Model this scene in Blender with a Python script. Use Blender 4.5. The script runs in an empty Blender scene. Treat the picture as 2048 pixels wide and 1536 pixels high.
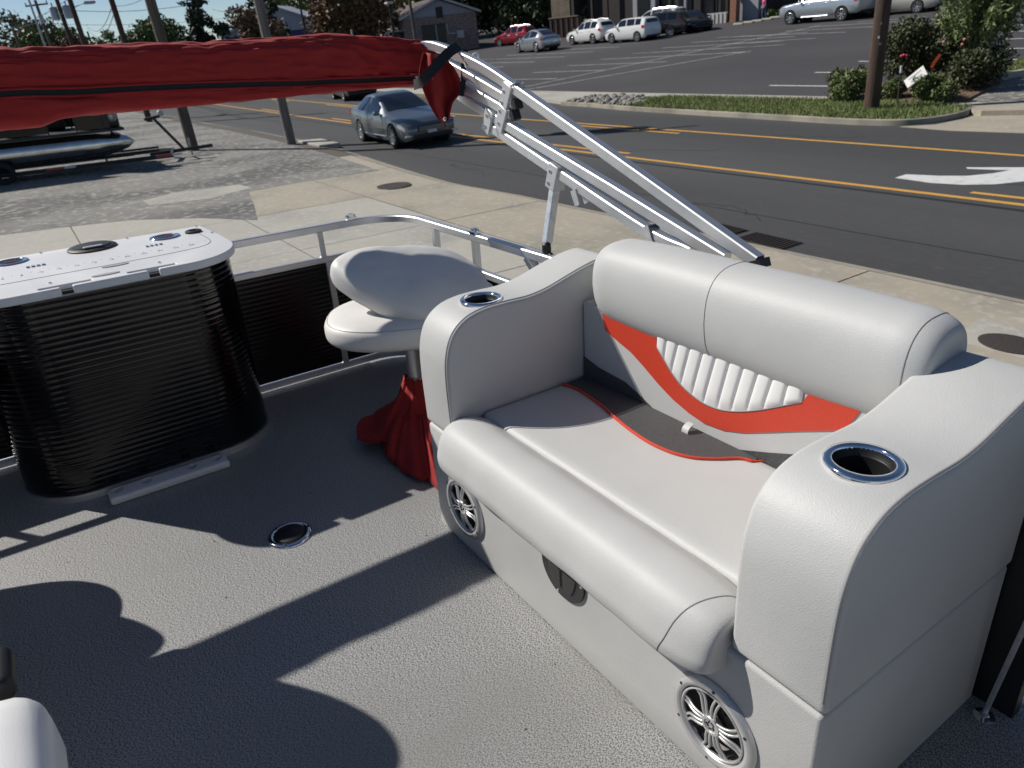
import bpy, bmesh, math, random
import numpy as np
from mathutils import Matrix, Vector, noise
random.seed(7); np.random.seed(7)
SC = bpy.context.scene
C = SC.collection
R = math.radians
# ------------------------------------------------------------------ camera, world, sun, exposure
FPX = 1430.0                       # focal length in pixels of the 2048 px wide photograph
HG, HC = 3.1, 1.4                  # camera height over the road / over the boat deck
def frame_rot(yaw, pit, rol):
    yaw, pit, rol = R(yaw), R(pit), R(rol)
    cy, sy, cp, sp, cr, sr = math.cos(yaw), math.sin(yaw), math.cos(pit), math.sin(pit), math.cos(rol), math.sin(rol)
    fwd = np.array([cp*cy, cp*sy, -sp]); right = np.array([sy, -cy, 0.0]); down = np.cross(fwd, right)
    return np.array([cr*right + sr*down, -sr*right + cr*down, fwd])
MG = frame_rot(-31.345, 26.803, 6.494)      # level world -> camera
MBT = frame_rot(-32.344, 24.736, 4.104)     # boat (it leans on its trailer) -> camera
TB = MG.T @ MBT
cam = bpy.data.cameras.new('camera'); cam_o = bpy.data.objects.new('camera', cam); C.objects.link(cam_o)
cam.sensor_width = 36.0; cam.lens = 36.0*FPX/2048.0; cam.clip_start = 0.05; cam.clip_end = 3000.0
cm = Matrix.Identity(4)
for i in range(3):
    cm[i][0] = MG[0][i]; cm[i][1] = -MG[1][i]; cm[i][2] = -MG[2][i]
cm[2][3] = HG
cam_o.matrix_world = cm
cam.dof.use_dof = True; cam.dof.focus_distance = 1.75; cam.dof.aperture_fstop = 7.0
SC.camera = cam_o
SC.render.resolution_x, SC.render.resolution_y = 1024, 768
SUN = Vector(tuple(TB @ np.array([0.610, 0.457, 0.647]))).normalized()
elev = math.asin(SUN.z); azim = math.atan2(SUN.x, SUN.y)
wd = bpy.data.worlds.new('World'); SC.world = wd; wd.use_nodes = True
nt = wd.node_tree; nt.nodes.clear()
sky = nt.nodes.new('ShaderNodeTexSky'); sky.sky_type = 'NISHITA'; sky.sun_disc = False
sky.sun_elevation = elev; sky.sun_rotation = azim; sky.air_density = 0.7; sky.dust_density = 0.0; sky.ozone_density = 2.0
bg = nt.nodes.new('ShaderNodeBackground'); bg.inputs['Strength'].default_value = 0.065
wo = nt.nodes.new('ShaderNodeOutputWorld')
nt.links.new(sky.outputs[0], bg.inputs[0]); nt.links.new(bg.outputs[0], wo.inputs[0])
sl = bpy.data.lights.new('sun', 'SUN'); sl.energy = 4.6; sl.angle = R(0.55); sl.color = (1.0, 0.955, 0.89)
so = bpy.data.objects.new('sun', sl); C.objects.link(so)
so.rotation_euler = SUN.to_track_quat('Z', 'Y').to_euler(); so.location = (20, 20, 40)
SC.view_settings.view_transform = 'Standard'; SC.view_settings.look = 'None'
SC.view_settings.exposure = 0.15; SC.view_settings.gamma = 1.0; SC.view_settings.use_curve_mapping = False

BOAT = Matrix.Identity(4)
for i in range(3):
    for j in range(3): BOAT[i][j] = TB[i][j]
tz = np.array([0, 0, HG]) - TB @ np.array([0, 0, HC])
for i in range(3): BOAT[i][3] = tz[i]

# ------------------------------------------------------------------ pixel -> direction helpers (distance always from a plane)
def ray(M, x, y): return M.T @ np.array([x-1024.0, y-768.0, FPX])
def bp(x, y, ax, v):               # boat frame, plane axis ax = v
    r = ray(MBT, x, y); o = np.array([0, 0, HC]); t = (v-o[ax])/r[ax]; return o+t*r
def gpl(x, y, n, d):
    r = ray(MG, x, y); o = np.array([0, 0, HG]); n = np.array(n, float); t = (d-n@o)/(n@r); return o+t*r
def g0(x, y): return gpl(x, y, (0, 0, 1), 0.0)
APK = 0.045
def apz(y): return 0.12+APK*(min(y, 3.0)+8.0)
def apr(x, y): return gpl(x, y, (0, -APK, 1), 0.12+APK*8.0)
LTK = 0.035
def ltz(y): return 0.12+LTK*(-y-20.6)
def lot(x, y): return gpl(x, y, (0, LTK, 1), 0.12-LTK*20.6)
def atd(x, y, dist):               # along a pixel's direction at a horizontal distance
    r = ray(MG, x, y); t = dist/math.hypot(r[0], r[1]); return np.array([0, 0, HG])+t*r

# ------------------------------------------------------------------ materials
MT = {}
def mat(name, col, rough=0.5, metal=0.0, spec=0.5, coat=0.0, var=None, bump=None, var2=None, stretch=None, trans=0.0, ior=None, sheen=0.0):
    """var=(scale,detail,color2,lo,hi); bump=[(kind,scale,strength,distance)]"""
    m = bpy.data.materials.new(name); m.use_nodes = True; MT[name] = m
    n = m.node_tree; b = n.nodes['Principled BSDF']
    b.inputs['Base Color'].default_value = (*col, 1); b.inputs['Roughness'].default_value = rough
    b.inputs['Metallic'].default_value = metal; b.inputs['Specular IOR Level'].default_value = spec
    b.inputs['Coat Weight'].default_value = coat; b.inputs['Coat Roughness'].default_value = 0.05
    b.inputs['Transmission Weight'].default_value = trans; b.inputs['Sheen Weight'].default_value = sheen
    if ior: b.inputs['IOR'].default_value = ior
    tc = n.nodes.new('ShaderNodeTexCoord'); vec = tc.outputs['Object']
    if stretch:
        mp = n.nodes.new('ShaderNodeMapping'); mp.inputs['Scale'].default_value = stretch
        n.links.new(vec, mp.inputs[0]); vec = mp.outputs[0]
    last = None
    for k, v in enumerate([var, var2]):
        if not v: continue
        nz = n.nodes.new('ShaderNodeTexNoise'); nz.inputs['Scale'].default_value = v[0]; nz.inputs['Detail'].default_value = v[1]
        n.links.new(vec, nz.inputs['Vector'])
        mr = n.nodes.new('ShaderNodeMapRange'); mr.inputs['From Min'].default_value = v[3]; mr.inputs['From Max'].default_value = v[4]
        n.links.new(nz.outputs['Fac'], mr.inputs['Value'])
        mx = n.nodes.new('ShaderNodeMix'); mx.data_type = 'RGBA'
        mx.inputs['A'].default_value = (*col, 1); mx.inputs['B'].default_value = (*v[2], 1)
        if last: n.links.new(last, mx.inputs['A'])
        n.links.new(mr.outputs[0], mx.inputs['Factor']); last = mx.outputs['Result']
    if last: n.links.new(last, b.inputs['Base Color'])
    prev = None
    for (kind, sc, st, di) in (bump or []):
        if kind == 'noise':
            t = n.nodes.new('ShaderNodeTexNoise'); t.inputs['Scale'].default_value = sc; t.inputs['Detail'].default_value = 3; o = t.outputs['Fac']
        elif kind == 'vor':
            t = n.nodes.new('ShaderNodeTexVoronoi'); t.inputs['Scale'].default_value = sc; t.feature = 'F1'; o = t.outputs['Distance']
        elif kind == 'edge':
            t = n.nodes.new('ShaderNodeTexVoronoi'); t.inputs['Scale'].default_value = sc; t.feature = 'DISTANCE_TO_EDGE'; o = t.outputs['Distance']
        elif kind == 'wave':
            t = n.nodes.new('ShaderNodeTexWave'); t.inputs['Scale'].default_value = sc; t.inputs['Distortion'].default_value = 1.5; o = t.outputs['Fac']
        n.links.new(vec, t.inputs['Vector'])
        bm_ = n.nodes.new('ShaderNodeBump'); bm_.inputs['Strength'].default_value = st; bm_.inputs['Distance'].default_value = di
        n.links.new(o, bm_.inputs['Height'])
        if prev: n.links.new(prev, bm_.inputs['Normal'])
        prev = bm_.outputs['Normal']
    if prev: n.links.new(prev, b.inputs['Normal'])
    return m
mat('vinyl', (0.49, 0.49, 0.478), 0.52, spec=0.42, var=(2.6, 3, (0.445, 0.445, 0.432), 0.45, 0.75), bump=[('noise', 9, 0.16, 0.010), ('edge', 240, 0.6, 0.0008), ('noise', 420, 0.35, 0.0006)])
mat('vinyl_pale', (0.68, 0.665, 0.635), 0.45, spec=0.4, var=(4, 3, (0.62, 0.60, 0.565), 0.45, 0.75), bump=[('noise', 9, 0.08, 0.008), ('noise', 480, 0.3, 0.0005)])
mat('vinyl_white', (0.78, 0.77, 0.75), 0.36, spec=0.5, bump=[('edge', 240, 0.3, 0.0008)])
mat('vinyl_side', (0.50, 0.50, 0.49), 0.5, bump=[('noise', 4, 0.3, 0.012), ('noise', 300, 0.2, 0.0006)])
mat('orange_vinyl', (0.56, 0.050, 0.022), 0.45, var=(300, 1, (0.50, 0.042, 0.018), 0.4, 0.7), bump=[('noise', 500, 0.3, 0.0006)])
mat('charcoal_mesh', (0.045, 0.045, 0.048), 0.6, var=(420, 1, (0.10, 0.10, 0.10), 0.45, 0.7), bump=[('vor', 420, 0.5, 0.001)])
mat('seam', (0.24, 0.24, 0.245), 0.7)
mat('seam_light', (0.36, 0.35, 0.34), 0.7)
mat('deck_vinyl', (0.40, 0.40, 0.395), 0.42, spec=0.5, var=(380, 2.0, (0.10, 0.10, 0.098), 0.45, 0.58), var2=(1.3, 5, (0.215, 0.212, 0.20), 0.52, 0.85), bump=[('noise', 420, 0.7, 0.0011)], stretch=(1.0, 0.55, 1.0))
mat('canvas', (0.31, 0.014, 0.013), 0.85, sheen=0.02, var=(5, 3, (0.26, 0.011, 0.011), 0.4, 0.7), bump=[('noise', 7, 0.5, 0.02), ('vor', 700, 0.35, 0.0007)])
mat('black_webbing', (0.012, 0.012, 0.013), 0.75, bump=[('noise', 600, 0.4, 0.0006)])
mat('aluminium', (0.74, 0.74, 0.74), 0.43, metal=0.92, var=(14, 4, (0.66, 0.66, 0.66), 0.45, 0.75), bump=[('noise', 60, 0.06, 0.001)])
mat('brushed', (0.72, 0.72, 0.73), 0.42, metal=0.85, var=(40, 3, (0.58, 0.58, 0.59), 0.45, 0.7))
mat('clamp_metal', (0.60, 0.60, 0.61), 0.5, metal=0.7)
mat('vent_slat', (0.035, 0.035, 0.036), 0.6)
mat('chrome', (0.82, 0.82, 0.83), 0.08, metal=1.0)
mat('silver_plastic', (0.60, 0.60, 0.60), 0.36, metal=0.7)
mat('black_gloss', (0.003, 0.003, 0.004), 0.11, spec=0.45)
mat('panel_black', (0.004, 0.004, 0.005), 0.22, spec=0.4)
mat('black_plastic', (0.010, 0.010, 0.011), 0.5, bump=[('noise', 500, 0.2, 0.0005)])
mat('black_rubber', (0.018, 0.018, 0.018), 0.75)
mat('white_plastic', (0.72, 0.72, 0.715), 0.38, var=(3, 3, (0.66, 0.66, 0.65), 0.45, 0.75), bump=[('noise', 400, 0.12, 0.0005)])
mat('grey_plastic', (0.36, 0.36, 0.37), 0.5)
mat('mark_grey', (0.28, 0.28, 0.285), 0.6)
mat('tar', (0.018, 0.018, 0.019), 0.7)
mat('asphalt', (0.045, 0.045, 0.045), 0.85, var=(0.22, 5, (0.066, 0.066, 0.066), 0.40, 0.66), var2=(30, 2, (0.085, 0.083, 0.08), 0.55, 0.8), bump=[('noise', 60, 0.5, 0.01)], stretch=(0.16, 1.5, 1))
mat('lot_asphalt', (0.044, 0.041, 0.043), 0.85, var=(0.12, 5, (0.060, 0.057, 0.058), 0.42, 0.72), var2=(20, 2, (0.070, 0.068, 0.068), 0.55, 0.8), bump=[('noise', 50, 0.4, 0.01)])
mat('old_asphalt', (0.20, 0.192, 0.172), 0.9, var=(0.45, 7, (0.10, 0.098, 0.092), 0.44, 0.60), var2=(9, 4, (0.36, 0.345, 0.31), 0.53, 0.66), bump=[('noise', 40, 0.7, 0.015)], stretch=(1.0, 0.6, 1))
mat('concrete', (0.355, 0.315, 0.245), 0.88, var=(0.7, 6, (0.27, 0.245, 0.20), 0.46, 0.70), var2=(9, 4, (0.42, 0.385, 0.32), 0.52, 0.75), bump=[('noise', 90, 0.35, 0.004)])
mat('concrete_grey', (0.39, 0.37, 0.315), 0.88, var=(0.5, 6, (0.29, 0.28, 0.255), 0.45, 0.70), var2=(8, 4, (0.44, 0.42, 0.385), 0.5, 0.75), bump=[('noise', 70, 0.3, 0.004)])
mat('kerb', (0.33, 0.30, 0.24), 0.9, var=(1.3, 5, (0.21, 0.19, 0.15), 0.45, 0.68), bump=[('noise', 60, 0.5, 0.006)])
mat('joint', (0.10, 0.085, 0.065), 0.95)
mat('earth', (0.15, 0.12, 0.08), 0.95, var=(0.4, 5, (0.10, 0.11, 0.05), 0.4, 0.7))
mat('mulch', (0.13, 0.075, 0.045), 0.95, var=(9, 4, (0.22, 0.15, 0.10), 0.45, 0.7), bump=[('noise', 30, 0.8, 0.02)])
mat('yellow_paint', (0.58, 0.31, 0.06), 0.7, var=(5, 4, (0.50, 0.24, 0.04), 0.5, 0.75))
mat('white_paint', (0.62, 0.62, 0.60), 0.7, var=(6, 4, (0.46, 0.46, 0.45), 0.5, 0.75))
mat('faded_paint', (0.40, 0.40, 0.40), 0.8, var=(2.5, 4, (0.24, 0.24, 0.24), 0.42, 0.68))
mat('cast_iron', (0.055, 0.045, 0.04), 0.75, metal=0.3, bump=[('vor', 40, 0.6, 0.006)])
mat('grass', (0.17, 0.21, 0.065), 0.75, var=(1.4, 3, (0.25, 0.28, 0.11), 0.45, 0.7))
mat('soil_green', (0.06, 0.085, 0.025), 0.95, var=(6, 3, (0.10, 0.10, 0.05), 0.45, 0.7))
mat('stone', (0.30, 0.28, 0.25), 0.9, var=(6, 3, (0.18, 0.16, 0.14), 0.4, 0.7))
def leafmat(name, c1, c2, sc=0.9):
    m = mat(name, c1, 0.6, spec=0.35, var=(sc, 3, c2, 0.40, 0.64))
    b = m.node_tree.nodes['Principled BSDF']; b.inputs['Subsurface Weight'].default_value = 0.0
    return m
leafmat('leaf_dark', (0.03, 0.05, 0.02), (0.06, 0.085, 0.03), 0.5)
leafmat('leaf_mid', (0.065, 0.10, 0.03), (0.14, 0.17, 0.05), 0.4)
leafmat('leaf_olive', (0.085, 0.095, 0.045), (0.15, 0.15, 0.07), 0.5)
leafmat('leaf_brown', (0.17, 0.095, 0.05), (0.11, 0.095, 0.045), 0.5)
leafmat('leaf_conifer', (0.014, 0.030, 0.017), (0.028, 0.045, 0.022), 0.8)
leafmat('leaf_shrub', (0.085, 0.115, 0.035), (0.15, 0.18, 0.06), 2.5)
leafmat('leaf_shrub_dark', (0.045, 0.058, 0.025), (0.085, 0.095, 0.04), 2.5)
leafmat('leaf_tall', (0.13, 0.17, 0.06), (0.20, 0.23, 0.10), 1.5)
mat('flower', (0.62, 0.06, 0.13), 0.6)
mat('flower_pink', (0.70, 0.25, 0.25), 0.6)
mat('bark', (0.10, 0.075, 0.055), 0.9, var=(8, 4, (0.05, 0.04, 0.03), 0.4, 0.7), bump=[('noise', 25, 0.8, 0.02)])
mat('pole_wood', (0.15, 0.125, 0.10), 0.88, var=(2.0, 5, (0.08, 0.062, 0.05), 0.4, 0.66), bump=[('noise', 12, 0.8, 0.02)], stretch=(6, 6, 0.5))
mat('pole_brown', (0.085, 0.052, 0.034), 0.85, var=(2.0, 5, (0.045, 0.027, 0.02), 0.4, 0.66), bump=[('noise', 12, 0.9, 0.025)], stretch=(6, 6, 0.5))
mat('pole_grey', (0.22, 0.20, 0.18), 0.88, var=(2.0, 5, (0.13, 0.115, 0.10), 0.4, 0.66), bump=[('noise', 12, 0.8, 0.02)], stretch=(6, 6, 0.5))
mat('wire', (0.02, 0.02, 0.02), 0.6)
mat('galvanised', (0.42, 0.43, 0.44), 0.5, metal=0.6)
mat('dark_paint', (0.016, 0.016, 0.018), 0.55)
mat('glass_dark', (0.006, 0.008, 0.010), 0.04, spec=0.8, coat=0.5)
mat('window_dark', (0.010, 0.011, 0.013), 0.25, spec=0.4)
mat('tyre', (0.016, 0.016, 0.017), 0.8)
mat('rim', (0.58, 0.58, 0.59), 0.28, metal=0.9)
mat('lamp_red', (0.42, 0.012, 0.012), 0.15, coat=0.6)
mat('lamp_clear', (0.62, 0.63, 0.64), 0.08, metal=0.5, coat=0.6)
mat('lamp_amber', (0.65, 0.20, 0.03), 0.2, coat=0.5)
mat('plate', (0.66, 0.66, 0.68), 0.5)
for nm, c_, me_, ro in (('paint_grey', (0.17, 0.19, 0.21), 0.7, 0.27), ('paint_black', (0.012, 0.013, 0.016), 0.3, 0.14), ('paint_red', (0.33, 0.015, 0.030), 0.4, 0.2),
                    ('paint_silver', (0.44, 0.46, 0.48), 0.75, 0.26), ('paint_white', (0.72, 0.72, 0.70), 0.0, 0.2), ('paint_brown', (0.085, 0.075, 0.075), 0.6, 0.2),
                    ('paint_bluegrey', (0.40, 0.44, 0.47), 0.6, 0.28), ('paint_tan', (0.47, 0.45, 0.40), 0.55, 0.28)):
    mat(nm, c_, ro, metal=me_, coat=0.6)
mat('brick', (0.23, 0.17, 0.145), 0.9, var=(3.5, 5, (0.36, 0.31, 0.28), 0.45, 0.62), var2=(2.2, 3, (0.15, 0.12, 0.12), 0.52, 0.7), bump=[('noise', 9, 0.6, 0.02)], stretch=(1, 1, 3))
mat('red_brick', (0.30, 0.14, 0.085), 0.9, var=(4, 4, (0.20, 0.10, 0.07), 0.45, 0.65), stretch=(1, 1, 3))
mat('roof_brown', (0.11, 0.085, 0.08), 0.9, var=(2, 4, (0.075, 0.06, 0.055), 0.4, 0.7), stretch=(1, 1, 4))
mat('trim_white', (0.50, 0.50, 0.50), 0.6)
mat('siding_grey', (0.33, 0.35, 0.40), 0.7, bump=[('wave', 3, 0.3, 0.02)])
mat('metal_blue', (0.012, 0.025, 0.14), 0.5)
mat('sign_white', (0.70, 0.69, 0.66), 0.6)
mat('sign_ink', (0.02, 0.02, 0.02), 0.6)
mat('sign_greyink', (0.30, 0.31, 0.33), 0.6)
mat('wood_dark', (0.022, 0.018, 0.016), 0.8, var=(2, 3, (0.035, 0.028, 0.024), 0.4, 0.7), stretch=(1, 1, 8))
mat('wood_plank', (0.19, 0.155, 0.115), 0.85, var=(1.2, 4, (0.12, 0.095, 0.07), 0.4, 0.7))
mat('wall_grey', (0.30, 0.31, 0.33), 0.8)
mat('orange_flag', (0.72, 0.10, 0.02), 0.6)
mat('green_spray', (0.09, 0.30, 0.17), 0.8)
mat('pink_cloth', (0.50, 0.045, 0.22), 0.8); mat('denim', (0.07, 0.10, 0.17), 0.85); mat('skin', (0.35, 0.20, 0.14), 0.6); mat('hair', (0.03, 0.02, 0.015), 0.6)
mat('tube_alu', (0.72, 0.69, 0.64), 0.18, metal=1.0, var=(3, 3, (0.58, 0.54, 0.48), 0.4, 0.7))

# ------------------------------------------------------------------ mesh builder
OFF = {}
class MB:
    def __init__(s): s.v = []; s.f = []
    def quad(s, a, b, c, d): n = len(s.v); s.v += [tuple(a), tuple(b), tuple(c), tuple(d)]; s.f.append((n, n+1, n+2, n+3)); return s
    def poly(s, pts): n = len(s.v); s.v += [tuple(p) for p in pts]; s.f.append(tuple(range(n, n+len(pts)))); return s
    def box(s, x0, x1, y0, y1, z0, z1, M=None):
        n = len(s.v)
        p = [(x0, y0, z0), (x1, y0, z0), (x1, y1, z0), (x0, y1, z0), (x0, y0, z1), (x1, y0, z1), (x1, y1, z1), (x0, y1, z1)]
        if M is not None: p = [tuple(M @ Vector(q)) for q in p]
        s.v += p
        s.f += [tuple(n+i for i in q) for q in ((0, 3, 2, 1), (4, 5, 6, 7), (0, 1, 5, 4), (1, 2, 6, 5), (2, 3, 7, 6), (3, 0, 4, 7))]; return s
    def bar(s, a, b, w, h, up=(0, 0, 1)):
        a, b = Vector(a), Vector(b); d = b-a; L = d.length; d.normalize(); u = Vector(up); sd = d.cross(u)
        if sd.length < 1e-4: sd = d.cross(Vector((1, 0, 0)))
        sd.normalize(); u = sd.cross(d)
        M = Matrix(((d.x, sd.x, u.x, a.x), (d.y, sd.y, u.y, a.y), (d.z, sd.z, u.z, a.z), (0, 0, 0, 1)))
        return s.box(0, L, -w/2, w/2, -h/2, h/2, M)
    def grid(s, P, cu=False, cv=False):
        nu, nv = len(P), len(P[0]); n = len(s.v)
        for r in P: s.v += [tuple(p) for p in r]
        for i in range(nu if cu else nu-1):
            for j in range(nv if cv else nv-1):
                i2, j2 = (i+1) % nu, (j+1) % nv
                s.f.append((n+i*nv+j, n+i2*nv+j, n+i2*nv+j2, n+i*nv+j2))
        return s
    def sweep(s, path, sec, cap=True, up=(0, 0, 1), closed=False, scale=None):
        """section = list of (a,b): a along side, b along up"""
        path = [Vector(p) for p in path]; n = len(path); rows = []; upv = Vector(up); side_prev = None
        for i, p in enumerate(path):
            if closed: d = path[(i+1) % n]-path[i-1]
            else: d = path[min(i+1, n-1)]-path[max(i-1, 0)]
            d.normalize(); sd = d.cross(upv)
            if sd.length < 0.2:
                sd = (side_prev-d*side_prev.dot(d)) if side_prev is not None else d.cross(Vector((0.3, 1, 0.1)))
            sd.normalize(); u = sd.cross(d)
            if side_prev is not None and sd.dot(side_prev) < 0 and not closed: pass
            side_prev = sd; k = scale[i] if scale else 1.0
            rows.append([p+sd*a*k+u*b*k for a, b in sec])
        n0 = len(s.v)
        s.grid(rows, cu=closed, cv=True)
        if cap and not closed:
            m = len(sec); s.f.append(tuple(n0+j for j in range(m))[::-1]); s.f.append(tuple(n0+(n-1)*m+j for j in range(m)))
        return s
    def tube(s, path, r, n=8, cap=True, up=(0, 0, 1), scale=None, closed=False):
        return s.sweep(path, [(r*math.cos(2*math.pi*k/n), r*math.sin(2*math.pi*k/n)) for k in range(n)], cap, up, closed, scale)
    def sqtube(s, path, w, up=(0, 0, 1), c=0.2):
        h = w/2; k = h*(1-c)
        return s.sweep(path, [(h, -k), (h, k), (k, h), (-k, h), (-h, k), (-h, -k), (-k, -h), (k, -h)], True, up)
    def lathe(s, prof, M=None, n=24, cap=False):
        M = M or Matrix.Identity(4); rows = []
        for r, z in prof: rows.append([M @ Vector((r*math.cos(2*math.pi*k/n), r*math.sin(2*math.pi*k/n), z)) for k in range(n)])
        n0 = len(s.v); s.grid(rows, cv=True)
        if cap:
            s.f.append(tuple(n0+j for j in range(n))[::-1]); m = n0+(len(prof)-1)*n; s.f.append(tuple(m+j for j in range(n)))
        return s
    def prism(s, pts, h0, h1, fn):
        """pts 2-D outline, fn(a,b,h)->point"""
        n = len(pts); n0 = len(s.v)
        s.v += [tuple(fn(a, b, h0)) for a, b in pts]+[tuple(fn(a, b, h1)) for a, b in pts]
        s.f.append(tuple(range(n0, n0+n))[::-1]); s.f.append(tuple(range(n0+n, n0+2*n)))
        for i in range(n):
            j = (i+1) % n; s.f.append((n0+i, n0+j, n0+n+j, n0+n+i))
        return s
    def rbox(s, c, h, r, n=10, fn=None):
        """rounded box: centre, half sizes, radius"""
        c = Vector(c); h = Vector(h); inner = Vector((max(h.x-r, 0), max(h.y-r, 0), max(h.z-r, 0)))
        ts = sorted(set([-1, 1]+[math.sin(math.pi/2*k/n) for k in range(-n, n+1)]))
        for ax in range(3):
            for sg in (-1, 1):
                P = []
                for a in ts:
                    row = []
                    for b in ts:
                        q = [0, 0, 0]; q[ax] = sg; q[(ax+1) % 3] = a; q[(ax+2) % 3] = b*sg
                        p = Vector((q[0]*h.x, q[1]*h.y, q[2]*h.z))
                        k = Vector([max(-inner[i], min(inner[i], p[i])) for i in range(3)])
                        d = p-k
                        if d.length > 1e-9: p = k+d.normalized()*r
                        p = p+c
                        if fn: p = fn(p)
                        row.append(p)
                    P.append(row)
                s.grid(P)
        return s
    def make(s, name, off=(0, 0, 0), ang=35, merge=True, smooth=True):
        me = bpy.data.meshes.new(name)
        ox, oy, oz = off
        me.from_pydata([(x-ox, y-oy, z-oz) for x, y, z in s.v], [], s.f)
        if merge:
            b = bmesh.new(); b.from_mesh(me); bmesh.ops.remove_doubles(b, verts=b.verts, dist=1e-5)
            bmesh.ops.recalc_face_normals(b, faces=b.faces); b.to_mesh(me); b.free()
        if smooth:
            me.polygons.foreach_set('use_smooth', [True]*len(me.polygons))
            try: me.set_sharp_from_angle(angle=R(ang))
            except Exception: pass
        return me
    def build(s, name, m, parent=None, off=None, ang=35, bevel=None, merge=True, smooth=True):
        if off is None: off = OFF.get(parent, (0, 0, 0)) if parent is not None else (0, 0, 0)
        me = s.make(name, off, ang, merge, smooth); me.materials.append(MT[m])
        o = bpy.data.objects.new(name, me); C.objects.link(o)
        if parent is not None: o.parent = parent
        OFF[o] = off
        if bevel:
            b = o.modifiers.new('bevel', 'BEVEL'); b.width = bevel[0]; b.segments = bevel[1]; b.limit_method = 'ANGLE'; b.angle_limit = R(bevel[2] if len(bevel) > 2 else 40)
            b.harden_normals = False
        return o
def tag(o, label=None, cat=None, group=None, kind=None):
    if label: o['label'] = label
    if cat: o['category'] = cat
    if group: o['group'] = group
    if kind: o['kind'] = kind
    return o
def thing(name, label, cat, base=(0, 0, 0), boat=False, rz=0.0, group=None, local=False):
    """Empty at the base. boat: parts are given in boat coordinates; local: parts given relative to the base"""
    o = bpy.data.objects.new(name, None); C.objects.link(o); o.empty_display_size = 0.1
    T = Matrix.Translation(Vector(base)) @ Matrix.Rotation(rz, 4, 'Z')
    o.matrix_world = (BOAT @ T) if boat else T
    OFF[o] = (0, 0, 0) if local else tuple(base)
    return tag(o, label, cat, group)
def solo(mb, name, m, label=None, cat=None, base=(0, 0, 0), boat=False, group=None, kind=None, **kw):
    o = mb.build(name, m, None, off=tuple(base), **kw)
    T = Matrix.Translation(Vector(base)); o.matrix_world = (BOAT @ T) if boat else T
    return tag(o, label, cat, group, kind)
def boolcut(o, mbs):
    """cut real holes, at build time, with temporary solids"""
    tmp = []
    for mb in mbs:
        me = mb.make('cut', OFF[o]); t = bpy.data.objects.new('cut', me); C.objects.link(t); t.parent = o.parent
        if o.parent is None: t.matrix_world = o.matrix_world
        tmp.append(t)
        md = o.modifiers.new('b', 'BOOLEAN'); md.operation = 'DIFFERENCE'; md.object = t; md.solver = 'EXACT'
    bpy.context.view_layer.update()
    dg = bpy.context.evaluated_depsgraph_get()
    me = bpy.data.meshes.new_from_object(o.evaluated_get(dg)); old = o.data; o.modifiers.clear(); o.data = me; me.name = old.name
    me.polygons.foreach_set('use_smooth', [True]*len(me.polygons)); me.set_sharp_from_angle(angle=R(35))
    for t in tmp: bpy.data.objects.remove(t)
def copytree(o, parent=None):
    c = o.copy(); C.objects.link(c); c.parent = parent
    for ch in list(o.children): copytree(ch, c)
    return c
def crom(pts, n=8, closed=False):
    pts = [np.array(p, float) for p in pts]; out = []; m = len(pts)
    for i in range(m if closed else m-1):
        p0 = pts[i-1] if (i > 0 or closed) else 2*pts[0]-pts[1]; p1 = pts[i]; p2 = pts[(i+1) % m]
        p3 = pts[(i+2) % m] if (i+2 < m or closed) else 2*pts[-1]-pts[-2]
        for k in range(n):
            t = k/n; out.append(0.5*((2*p1)+(-p0+p2)*t+(2*p0-5*p1+4*p2-p3)*t*t+(-p0+3*p1-3*p2+p3)*t**3))
    if not closed: out.append(pts[-1])
    return [tuple(p) for p in out]
def nz(x, y=0.0, z=0.0): return noise.noise(Vector((x, y, z)))
def axM(c, d, up=(0, 0, 1)):
    """matrix whose z axis is d, origin c"""
    d = Vector(d).normalized(); x = Vector(up).cross(d)
    if x.length < 1e-4: x = Vector((1, 0, 0)).cross(d)
    x.normalize(); y = d.cross(x)
    return Matrix(((x.x, y.x, d.x, c[0]), (x.y, y.y, d.y, c[1]), (x.z, y.z, d.z, c[2]), (0, 0, 0, 1)))
def textmesh(txt, size, m, parent, M, name, depth=0.0004, align='CENTER'):
    cu = bpy.data.curves.new('t', 'FONT'); cu.body = txt; cu.size = size; cu.align_x = align; cu.align_y = 'CENTER'; cu.extrude = depth; cu.resolution_u = 2
    t = bpy.data.objects.new('t', cu); C.objects.link(t); bpy.context.view_layer.update()
    me = bpy.data.meshes.new_from_object(t.evaluated_get(bpy.context.evaluated_depsgraph_get()))
    bpy.data.objects.remove(t); bpy.data.curves.remove(cu); me.transform(M); me.name = name; me.materials.clear(); me.materials.append(MT[m])
    o = bpy.data.objects.new(name, me); C.objects.link(o); o.parent = parent; OFF[o] = OFF.get(parent, (0, 0, 0)); return o
# ================================================================== THE BOAT (boat coordinates: x to the bow, y to port, z up from the deck)
YS, XF, YPT = -1.485, 3.28, 1.185          # starboard rail, bow rail, port rail
deck = MB().box(-2.2, XF+0.06, YS-0.045, YPT+0.045, -0.03, 0.0)
d_o = solo(deck, 'boat_deck', 'deck_vinyl', kind='structure', boat=True)
MB().box(-2.25, XF+0.10, YS-0.085, YPT+0.085, -0.11, -0.0305).build('edge_trim', 'aluminium', d_o)
for yy in (YS+0.35, YPT-0.35):
    MB().lathe([(0.001, 0), (0.31, 0), (0.315, 0.05), (0.315, 4.6), (0.29, 4.95), (0.2, 5.3), (0.03, 5.55)], axM((-2.2, yy, -0.43), (1, 0, 0)), 24).build('pontoon', 'tube_alu', d_o)

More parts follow.
